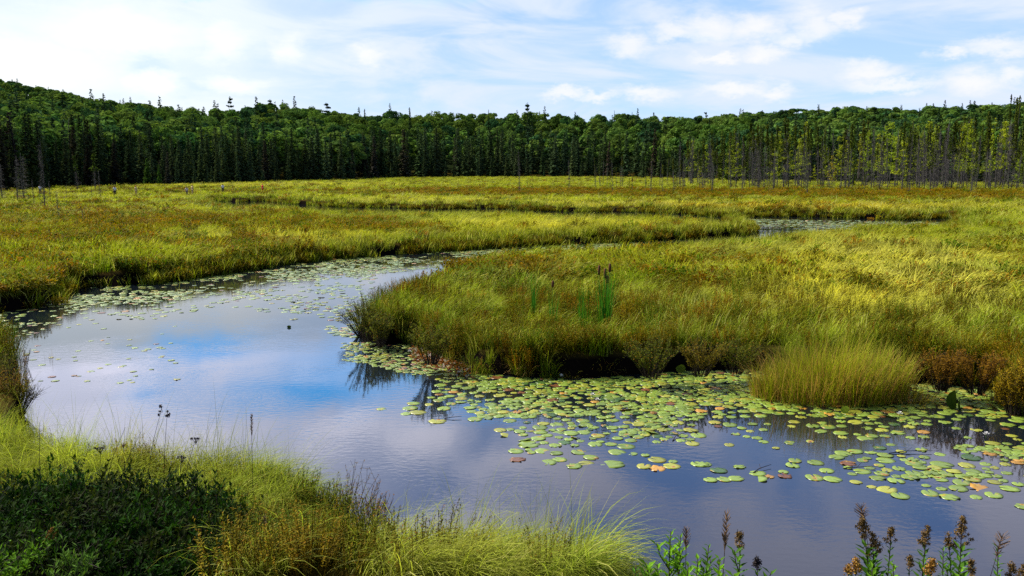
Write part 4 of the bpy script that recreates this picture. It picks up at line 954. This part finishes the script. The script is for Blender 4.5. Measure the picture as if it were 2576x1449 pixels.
def shrub_uv(u, vb, vt, r, ntw, per, L, w, mat, tint, label, zb=.3, **k):
    p = W(u, vb, zb); h = float(WD(u, vt, p[1])[2] - zb); return shrub(p[0], p[1], zb - .05, h, r, ntw, per, L, w, mat, tint, label, **k)
OLV, RST, DKG = (.13, .15, .012), (.30, .13, .015), (.05, .10, .010)
shrub_uv(925, 850, 735, .55, 46, 60, .058, .024, 'leaf', OLV, 'olive shrub at the tip of the peninsula with twigs reaching over the water', .2, bare=5, lean=(-.12, 0))
shrub_uv(905, 838, 760, .30, 12, 16, .045, .018, 'leaf', OLV, 'bare twiggy shrub overhanging the water at the peninsula tip', .1, bare=16, lean=(-.5, -.1))
shrub_uv(1085, 905, 800, .7, 60, 60, .058, .024, 'leaf', (.15, .17, .012), 'rounded olive shrub on the bank behind the brown leaf litter', .3)
shrub_uv(960, 862, 775, .5, 40, 60, .058, .024, 'leaf', OLV, 'dark olive shrub filling the notch right of the peninsula tip', .2)
shrub_uv(1640, 940, 830, .7, 50, 60, .058, .024, 'leaf', (.12, .14, .012), 'dark leafy shrub on the shaded bank right of the cattails', .3)
shrub_uv(1760, 935, 835, .7, 50, 60, .058, .024, 'leaf', (.17, .14, .012), 'shaded shrub with reddish leaves left of the golden sedge clump', .3)
shrub_uv(1850, 930, 840, .6, 46, 60, .058, .024, 'leaf', (.13, .15, .012), 'dark shrub touching the left side of the golden sedge clump', .3)
shrub_uv(2370, 972, 865, .6, 50, 60, .058, .024, 'leaf', (.24, .13, .012), 'reddish brown shrub just right of the golden sedge clump', .3)
shrub_uv(2455, 980, 860, .6, 50, 60, .058, .024, 'leaf', (.27, .14, .012), 'rust coloured shrub in the bay near the right border', .3)
shrub_uv(2552, 1038, 900, .5, 60, 60, .058, .024, 'leaf', (.34, .24, .012), 'orange and green shrub standing in the water at the right border', .05)
shrub_uv(2600, 1045, 880, .6, 60, 60, .058, .024, 'leaf', (.30, .22, .012), 'orange shrub half cut off by the right border', .05)
shrub_uv(18, 1030, 905, .45, 60, 34, .040, .016, 'leaf', (.30, .17, .02), 'rusty shrub on the bank at the left border, lower of the two', .1, bare=20, lean=(.1, 0))
shrub_uv(48, 1035, 950, .35, 30, 26, .040, .016, 'leaf', (.12, .10, .015), 'dark twiggy shrub leaning over the water at the left border', .1, bare=24, lean=(.25, 0))
shrub_uv(10, 985, 865, .40, 50, 34, .040, .016, 'leaf', (.22, .24, .02), 'yellow green shrub at the left border behind the rusty one', .1, bare=14)
clump(10, 960, .2, 160, .7, .25, .2, .009, (.24, .28, .03), 'wispy pale sedge clump at the left border above the rusty shrub', .25, 1.2)
# ------------------------------------------------------------------ near bank under the viewpoint
fine_grass = [grass_clump(500+i, 34, 1.0, .13, .0105, .45, 2.0, .8, seg=6) for i in range(6)]
tall_fine = [grass_clump(510+i, 16, 1.15, .10, .0065, .25, .9, 1.5, seg=6) for i in range(4)]
fore_shrub = [shrub_clump(520+i, 22, .6, .26, .034, .012, 'leaf', 26) for i in range(4)]
def near_bank():
    n = 26000; x = rng.uniform(-11, 4.2, n); y = rng.uniform(7.2, 16, n); s = shore(x, y); z = ground_z(x, y, s)
    ok = (s > .03) & (x > -.72*y) & (x < .62*y) & (y < 14.2 + (fbm(x, y, 7) - .5)); x, y, s, z = x[ok], y[ok], s[ok], z[ok]; u, v = PX(x, y, z + .6); k = len(x)
    n1 = fbm(x/.9, y/.9, 201, 3); n2 = fbm(x/2.5, y/2.5, 202, 2); q = rng.random(k)
    dark = sst(640, 430, u + (n2-.5)*300 + (n1-.5)*200) * sst(1120, 1210, v + (n1-.5)*170)                    # leafy shrubs own this corner
    shr = .42*np.exp(-((u-800)/170)**2 - ((v-1390)/90)**2) + .9*np.exp(-((u-790)/130)**2 - ((v-1230)/55)**2) + .35*np.exp(-((u-1050)/120)**2 - ((v-1400)/60)**2) + .35*np.exp(-((u-620)/150)**2 - ((v-1330)/60)**2)
    yel = np.exp(-((u-1000)/200)**2 - ((v-1340)/50)**2)*.4 + .5*np.exp(-((u-300)/320)**2 - ((v-1110)/30)**2)
    side = (u < 1510) | (y < 7.9); ok2 = side & ~((u < 80) & (v < 1030)); g = q > np.clip(shr*1.15 + (n1-.5)*.9, 0, .93); g &= (rng.random(k) > dark * 1.0) & ok2
    base = lay(np.tile(np.array((.13, .27, .012)), (k, 1)), np.array((.42, .48, .06)), np.clip(n1*1.2 - .1 + yel, 0, 1)); base = base * rng.uniform(.5, 1.2, (k, 1)) * (.4 + 1.0*fbm(x/.7, y/.7, 205, 2))[:, None]; scn = np.where(u > 1500, .4, .82)
    hollow = np.exp(-((u-840)/120)**2 - ((v-1235)/60)**2); keep = g & (rng.random(k) < .42 * (1 - .92 * np.clip(hollow * 1.6, 0, 1))); yaw = -.35 + (n2-.5)*2.2
    put('near_bank_grass', keep, x, y, z, base, fine_grass, 'long fine lime green grass bending over the bank below the viewpoint', 'grass', scn, yaw, 1.0, .9, .1)
    tall = keep & (s < 1.0) & (rng.random(k) < .25) & (u < 1500)
    put('tall_bank_grass', tall, x, y, z, base * .9, tall_fine, 'tall thin grass blades rising above the near bank against the water', 'grass', .9, rng.uniform(-1, 1.2, k), 1.0, 1.0, .12)
    sh = ~g & (rng.random(k) < .26) & (rng.random(k) > dark*1.0) & (u < 1480)
    tt = lay(np.tile(np.array((.10, .16, .008)), (k, 1)), np.array((.30, .20, .012)), np.clip(n1*2.2 - .95, 0, 1)) * rng.uniform(.5, 1.2, (k, 1))
    put('near_bank_undergrowth', sh, x, y, z, tt, fore_shrub, 'olive and orange low undergrowth on the near bank', 'undergrowth', .9, yaw, 1.0, .85, .1)
near_bank()
def fg(u, vt, D, dz=0.0):
    """foot and height of a plant whose top shows at (u, vt) at distance D"""
    p = WD(u, vt, D); z = gz(p[0], D); return p[0], D, z, max(.15, float(p[2] - z))
# reddish twiggy shrubs on the shoulder of the bank
for u, vt, D, r, ntw, tint, l in [(862,1150,12.7,.32,26,(.26,.15,.02),'brown leaved twiggy shrub topping the shoulder of the near bank'), (905,1200,12.4,.30,28,(.30,.14,.02),'red brown twiggy shrub hanging over the water at the bank shoulder'),
    (820,1185,12.3,.35,34,(.12,.09,.015),'dark brown shrub just left of the red brown one on the shoulder'), (760,1215,11.9,.40,34,(.10,.09,.012),'dark shrub in the hollow under the overhanging grass'), (700,1235,11.7,.35,30,(.15,.12,.012),'olive brown shrub left of the hollow on the near bank'), (925,1262,11.9,.25,22,(.14,.10,.02),'lowest dark twiggy shrub below the bank shoulder')]:
    x, y, z, h = fg(u, vt, D); shrub(x, y, z, h, r, ntw, 30, .036, .013, 'leaf', tint, l, bare=8, lean=(.15, 0))
for u, vt, D, l in [(1235,1272,11.2,'slender shrub with orange tinted leaves poking above the near grass'), (1115,1268,11.3,'slender yellow green leafy sprig left of the orange tinted one'), (1305,1290,11.1,'small olive sprig right of the orange tinted shrub'), (1490,1385,10.3,'sparse sprig at the end of the near bank grass'), (958,1240,11.9,'yellow leaved sprig leaning over the water beside the brown shrub')]:
    x, y, z, h = fg(u, vt, D); shrub(x, y, z, h, .16, 7, 16, .045, .017, 'leaf', (.36, .30, .02), l, name='leafy_sprig', cat='sprig', up=1.0)
# dark broad leaved shrubs low at the left
SH = [(0,1185,9.9),(165,1190,9.7),(300,1200,9.6),(420,1175,9.9),(480,1185,9.7),(545,1215,9.5),(590,1290,9.2),(85,1205,9.4),(235,1215,9.3),(345,1230,9.3),(400,1250,9.2),(500,1300,9.0),(140,1290,8.7),(320,1310,8.6),(420,1340,8.5),(200,1370,8.3),(300,1380,8.2),(500,1390,8.3),(80,1370,8.2),(640,1340,8.9),(60,1195,9.6),(130,1165,9.9),(205,1150,10.1),(255,1185,9.8),(330,1180,9.8),(385,1215,9.5),(440,1210,9.4),(500,1240,9.2),(20,1240,9.2),(110,1250,9.0),(190,1240,9.0),(285,1250,8.9),(360,1280,8.8),(450,1290,8.8),(540,1290,8.9),(60,1320,8.5),(150,1330,8.4),(250,1330,8.4),(350,1345,8.4),(455,1360,8.4),(560,1345,8.5),(20,1390,8.0),(120,1395,8.0),(230,1400,8.0),(330,1410,8.0),(430,1420,8.0),(530,1420,8.1),(620,1400,8.3)]
HUE = ['black green', 'deep green', 'dark olive', 'dull green']; POS = ['on the top edge of the dark thicket', 'in the middle of the dark thicket', 'in the lowest row of the dark thicket']
GRN = {}
for k, (u, vt, D) in enumerate(SH):
    x, y, z, h = fg(u, vt, D); row = 0 if vt < 1245 else (1 if vt < 1375 else 2); hu = k % 4; t = np.array([(.012,.035,.004), (.025,.075,.006), (.03,.045,.006), (.025,.05,.008)][hu])
    lab = '%s broad leaved shrub %s below the viewpoint' % (HUE[hu], POS[row])
    e = shrub(x, y, z, h, .48, 26, 22, .085, .034, 'leafgreen', t, lab, name='broad_leaved_shrub', up=1.1); e['group'] = '%s broad leaved shrubs %s' % (HUE[hu], POS[row])
x, y, z, h = fg(15, 1400, 7.6); shrub(x, y, z, h, .35, 24, 20, .07, .022, 'leafgreen', (.12, .26, .015), 'bright green leafy shrub in the bottom left corner', name='broad_leaved_shrub', up=1.2)
x, y, z, h = fg(170, 1398, 7.6); shrub(x, y, z, h, .30, 14, 20, .08, .016, 'leafgreen', (.12, .24, .03), 'bright narrow leaved plant beside the orange flower head at bottom left', name='broad_leaved_shrub', up=1.2)

# dried stalks and seed heads
def stalk(u, vt, D, head, label, lean=.12, hl=.10, ub=None, name='dried_stalk', thick=.0045):
    x, y, z, h = fg(u, vt, D); R = np.random.default_rng(int(u)); e = empty(name, (x - lean*h, y, z)); tag(e, label, 'stalk'); st = MB(); hd = MB(); tp = np.array((lean*h, 0, h)); pts = [(0, 0, 0), (lean*h*.25, .01, h*.4), (lean*h*.62, 0, h*.75), tp]
    tube(st, pts, thick, thick*.4, 5)
    if head == 'pod':
        for k in range(4):
            c = tp + R.normal(0, .022, 3) + (-.01, 0, -.03)
            for q in range(14): facelet(hd, c + R.normal(0, .008, 3), .012, R, (.5, 0, 0), 1)
            tube(st, [tp - (0, 0, .07), c], .002, .0015, 3, cap=False)
        mat = 'darkpod'
    elif head == 'umbel':
        for k in range(12):
            a = R.uniform(0, 6.28); c = tp + np.array((math.cos(a), math.sin(a), .3*R.random())) * .06 * R.random(); tube(st, [tp - (0, 0, .06), c], .002, .0015, 3, cap=False)
            for q in range(6): facelet(hd, c + R.normal(0, .006, 3), .010, R, (.5, 0, 0), 1)
        mat = 'darkpod'
    elif head == 'bare': mat = None
    else:
        d = nrm(np.array(tp) - np.array(pts[2])); 
        for k in range(int(hl * 420)):
            t = R.random(); c = tp - d * hl * t; wv = .022 * math.sin(PI * min(1, t*.9+.12)) ** .7 * (1.0 if head == 'spike' else 1.8)
            a = R.uniform(0, 6.28); tube(hd, [c, c + d*.03 + np.array((math.cos(a), math.sin(a), 0)) * wv], .0022, .001, 3, cap=False)
        mat = 'seedhead'
    obj('stem', st.mesh('stem', 'twig'), e)
    if mat: obj('seed_head', hd.mesh('seed_head', mat), e)
for a in [(633,1043,10.6,'spike','tall tawny feathery grass seed head standing before the water',.02,.30), (408,1022,10.2,'pod','dark dried flower pods on a thin stalk, highest above the near grass',.20), (421,1035,10.1,'pod','second dark pod stalk just right of the highest one',.08),
          (492,1104,9.9,'umbel','dried dark flower head on a slanting stalk in the bright grass',.22), (252,1128,9.7,'umbel','dried flat flower head above the dark leafy thicket',.02), (457,1152,9.6,'umbel','low dried flower head half sunk in the bright grass',.10),
          (315,1075,9.6,'bare','long bare dark stem slanting right above the thicket',.30), (355,1085,9.6,'bare','bare dark stem crossing the bright grass beside another',.34), (228,1110,9.6,'bare','bare thin stem leaning right at the left of the bright grass',.25), (100,1062,9.5,'bare','thin upright stem at the far left of the near grass',.05), (310,1118,9.3,'spike','narrow green grass spike rising from the thicket',.0,.06),
          (666,1300,8.4,'spike','tawny seed stalk low in front of the olive undergrowth',.0,.12), (588,1240,8.6,'bare','pale thin stem low in front of the dark thicket',-.1)]:
    stalk(*a[:5], lean=a[5] if len(a) > 5 else .1, hl=a[6] if len(a) > 6 else .1)
# bottom right
def spirea(u, vt, D, kind, label, lean=.0, size=1.0):
    x, y, z, h = fg(u, vt, D); R = np.random.default_rng(int(u*7+vt)); e = empty('spirea_plant', (x - lean*h, y, z)); tag(e, label, 'wild plant'); st = MB(); lf = MB(); hd = MB()
    pts = [np.array((lean*h*t**1.6 + .012*math.sin(5*t+u), .01*math.sin(7*t), h*t)) for t in np.linspace(0, 1, 9)]; tube(st, pts, .0055, .002, 5)
    def at(t): k = min(7, int(t*8)); f = t*8-k; return pts[k]*(1-f) + pts[k+1]*f
    pan = kind in ('brown', 'gold', 'dark'); size *= .85; hl = (.13 if kind == 'brown' else .09) * size; t0 = 1 - (hl*.85 if pan else 0)/h; nl = int(h*80); wd, ln = (.026, .075) if kind != 'broad' else (.040, .075)
    for k in range(nl):
        t = .25 + (t0 - .25) * (k + R.random()) / nl; a = k*2.4; f = 1 - .45 * max(0, (t-.8)/.2); d = (math.cos(a), math.sin(a), R.uniform(.3, 1.1)); leaf(lf, at(t), d, (0, 0, 1), ln*size*f*R.uniform(.75, 1.1), wd*size*f*R.uniform(.8, 1.1), (R.random(), 0, 0), .2)
    for b in range(3):
        t = R.uniform(.45, .8); p = at(t); a = R.uniform(0, 6.28); q = p + np.array((math.cos(a)*.07, math.sin(a)*.07, .14)); tube(st, [p, (p+q)/2 + (math.cos(a)*.01, 0, 0), q], .003, .0015, 4)
        for k in range(10): a2 = k*2.4; leaf(lf, p + (q-p)*(.2+.08*k), (math.cos(a2), math.sin(a2), .7), (0, 0, 1), ln*.75, wd*.75, (R.random(), 0, 0), .2)
    if pan:
        for k in range(int(30 * size)):
            f = R.random(); p = at(1) * (1-f*0) + (at(t0) - at(1)) * f; rr = hl * .34 * (f ** .75) * R.uniform(.3, 1.1); a = R.uniform(0, 6.28); c = p + np.array((math.cos(a)*rr, math.sin(a)*rr, .012 + .4*rr))
            tube(st, [p, c], .0015, .001, 3, cap=False)
            for q in range(22): facelet(hd, c + R.normal(0, .0055, 3), .0048, R, (.5, 0, 0), 1)
        obj('seed_cluster', hd.mesh('seed_cluster', {'brown': 'panicle', 'gold': 'panicle_gold', 'dark': 'darkpod'}[kind]), e)
    obj('stem', st.mesh('stem', 'twig', True), e); obj('leaves', lf.mesh('leaves', 'leafgreen'), e, tint=np.array({'bright': (.16, .34, .015), 'broad': (.14, .30, .015)}.get(kind, (.085, .20, .02))) * R.uniform(.8, 1.15))
for a in [(1691,1338,4.2,'bright','bright green leafy shoot, tallest of the left bottom group'), (1716,1350,4.25,'bright','green leafy shoot right of the tallest one in the bottom group'), (1780,1374,4.2,'leafy','short leafy shoot with brown tip between the shoots and the tawny spike'),
          (1760,1405,4.0,'broad','broad leaved shoot low under the leafy shoots'), (1816,1408,4.0,'broad','broad leaved bright shoot at the foot of the tall tawny spike'), (1857,1345,4.2,'brown','stalk with round brown seed clusters right of the tawny spike',.0,.8), (1909,1410,4.2,'dark','small dark seed cluster alone right of the left bottom group',.0,.8),
          (1650,1421,4.1,'broad','low broad leaved shoot at the left of the bottom group'), (1603,1426,4.2,'leafy','tiny shoot at the very left of the bottom group'), (1735,1420,3.9,'broad','broad leaved shoot filling the bottom edge below the leafy shoots'),
          (2165,1308,4.2,'brown','big brown seed cluster leaning left, first of the right bottom group',-.1,1.4), (2200,1352,4.2,'brown','brown seed cluster close under the big leaning one',-.05,1.2), (2239,1336,4.25,'brown','narrow brown seed cluster right of the big leaning pair',.0,.8), (2153,1412,3.9,'gold','golden seed cluster low at the left of the right group',.02,1.1),
          (2132,1430,4.0,'gold','tiny golden tip beside the low golden cluster',.0,.7), (2284,1408,4.1,'brown','small brown tip low between two tall seed clusters',.0,.6), (2338,1332,4.2,'brown','brown seed cluster with long leaves in the middle of the right group',.03,1.1), (2373,1378,4.1,'leafy','leafy shoot without seeds left of the darkest tall cluster'),
          (2416,1308,4.2,'brown','tallest dark brown seed cluster of the right group',.0,1.5), (2393,1350,4.15,'brown','side seed cluster on the left of the tallest one',-.05,.8), (2442,1420,4.0,'brown','low brown cluster right of the tallest one',.05,.8), (2519,1376,4.2,'leafy','slim leafy shoot near the right corner'),
          (2541,1424,4.1,'brown','small brown cluster in the bottom right corner',.0,.8), (2572,1428,4.2,'brown','last brown cluster cut by the right border',.0,.8), (2340,1415,3.8,'gold','golden brown cluster low in the middle of the right group',.0,1.1), (2255,1420,3.9,'broad','broad green shoot low between the seed clusters'), (2420,1430,3.8,'broad','broad green shoot under the tallest seed cluster'), (2190,1430,3.8,'broad','broad green shoot under the leaning seed clusters')]:
    spirea(*a)
spirea(128, 1332, 8.3, 'gold', 'small orange flower head low among the dark leaves at bottom left', .0, 2.2)
for a in [(1829,1292,4.1,'spike','tall tawny grass spike between the bottom shoots and the water',.02,.20), (1727,1338,4.1,'spike','shorter tawny grass spike among the leafy shoots',.0,.10), (2167,1274,4.3,'loose','arching dark grass plume above the big leaning seed cluster',-.14,.14), (2522,1348,4.2,'loose','arching pale brown grass plume near the right corner',.14,.12)]:
    stalk(*a[:5], lean=a[5], hl=a[6], name='grass_plume', thick=.003)

# ------------------------------------------------------------------ people on the far path
def person(u, vtop, label, shirt, legs=(.05, .05, .07), hair=(.04, .03, .02), hat=None, face=0.0, walk=.2):
    hgt = 1.70; D = F * (H - .6 - hgt) / (vtop - VH) ; p = WD(u, vtop, D); z = gz(p[0], D); R = np.random.default_rng(int(u)); s = hgt / 1.7
    e = empty('person', (p[0], D, z), face, s); tag(e, label, 'person')
    def mt(nm, c): return plain(nm, c, .8)
    def skin(name, V, E, Rr, mat, par):
        me = bpy.data.meshes.new(name); me.from_pydata(V, E, []); me.materials.append(mat); o = obj(name, me, par); me.skin_vertices.new() if False else None
        sk = o.modifiers.new('skin', 'SKIN'); sk.use_smooth_shade = True
        for i, r in enumerate(Rr): me.skin_vertices[0].data[i].radius = (r, r * .85)
        me.skin_vertices[0].data[0].use_root = True; sb = o.modifiers.new('sub', 'SUBSURF'); sb.levels = sb.render_levels = 1
        return o
    w = walk; V = [(0,0,.95),(0,0,1.15),(0,0,1.36),(0,0,1.48),(0,.01,1.57),(0,.01,1.64),
        (-.17,0,1.39),(-.22,.04*w,1.12),(-.20,.12,.90),(.17,0,1.39),(.22,-.04*w,1.12),(.20,.10,.92),
        (-.09,0,.90),(-.10,.3*w,.50),(-.10,.15*w,.08),(-.10,.12*w+.12,.03),(.09,0,.90),(.10,-.1*w,.50),(.10,-.6*w,.10),(.10,-.6*w+.12,.03)]
    E = [(0,1),(1,2),(2,3),(3,4),(4,5),(2,6),(6,7),(7,8),(2,9),(9,10),(10,11),(0,12),(12,13),(13,14),(14,15),(0,16),(16,17),(17,18),(18,19)]
    Rr = [.13,.12,.14,.05,.085,.07,.055,.042,.035,.055,.042,.035,.085,.058,.04,.035,.085,.058,.04,.035]
    skin('body', V, E, Rr, M['skin'], e)
    skin('shirt', [V[0],V[1],V[2],V[6],(V[7][0],V[7][1],V[7][2]+.03),V[9],(V[10][0],V[10][1],V[10][2]+.03)], [(0,1),(1,2),(2,3),(3,4),(2,5),(5,6)], [.17,.155,.16,.075,.06,.075,.06], mt('shirt_cloth', shirt), e)
    skin('trousers', [V[0],V[12],V[13],V[14],V[16],V[17],V[18]], [(0,1),(1,2),(2,3),(0,4),(4,5),(5,6)], [.15,.10,.075,.06,.10,.075,.06], mt('trouser_cloth', legs), e)
    mb = MB(); n = 10; hv = []
    for i in range(5):
        a = i/4*1.75; 
        for j in range(n): b = 2*PI*j/n; hv.append((.098*math.sin(a)*math.cos(b), -.012+.105*math.sin(a)*math.sin(b), 1.625+.10*math.cos(a)))
    mb.add(hv, [(i*n+j, i*n+(j+1)%n, (i+1)*n+(j+1)%n, (i+1)*n+j) for i in range(4) for j in range(n)]); obj('hat' if hat else 'hair', mb.mesh('hair', mt('hair_color', hat or hair), True), e)
person(660, 459.6, 'person in a bright red jacket and hood, rightmost on the far meadow', (.75, .03, .01), (.5, .03, .01), hat=(.7, .03, .01), face=2.6)
person(560, 461.5, 'person in a white shirt with dark trousers left of the red one', (.80, .82, .88), (.03, .03, .05), face=.4)
person(483, 463.5, 'person in a cream top with orange hat, right one of the close pair', (.85, .62, .25), (.6, .45, .2), hat=(.7, .15, .02), face=2.8)
person(469, 465.5, 'person in a pinkish white top, left one of the close pair', (.72, .62, .62), (.2, .15, .12), face=.2)
person(341, 464.5, 'person in a cream top with orange hat walking alone left of the pair', (.88, .66, .25), (.7, .5, .2), hat=(.75, .2, .02), face=3.0)
person(288, 466.5, 'person in a pale top carrying something dark beside a dead tree', (.70, .75, .80), (.03, .03, .04), face=.5)
person(100, 465.0, 'person in white partly hidden behind the grey dead trees at left', (.85, .85, .88), (.1, .1, .1), face=.3)
# ------------------------------------------------------------------ look
scene.view_settings.view_transform = 'Standard'; scene.view_settings.look = 'None'; scene.view_settings.exposure = 0.45; scene.view_settings.gamma = 1.0
scene.cycles.max_bounces = 4; scene.cycles.diffuse_bounces = 2; scene.cycles.glossy_bounces = 2; scene.cycles.transmission_bounces = 2
scene.cycles.use_denoising = False; scene.cycles.caustics_reflective = False; scene.cycles.caustics_refractive = False
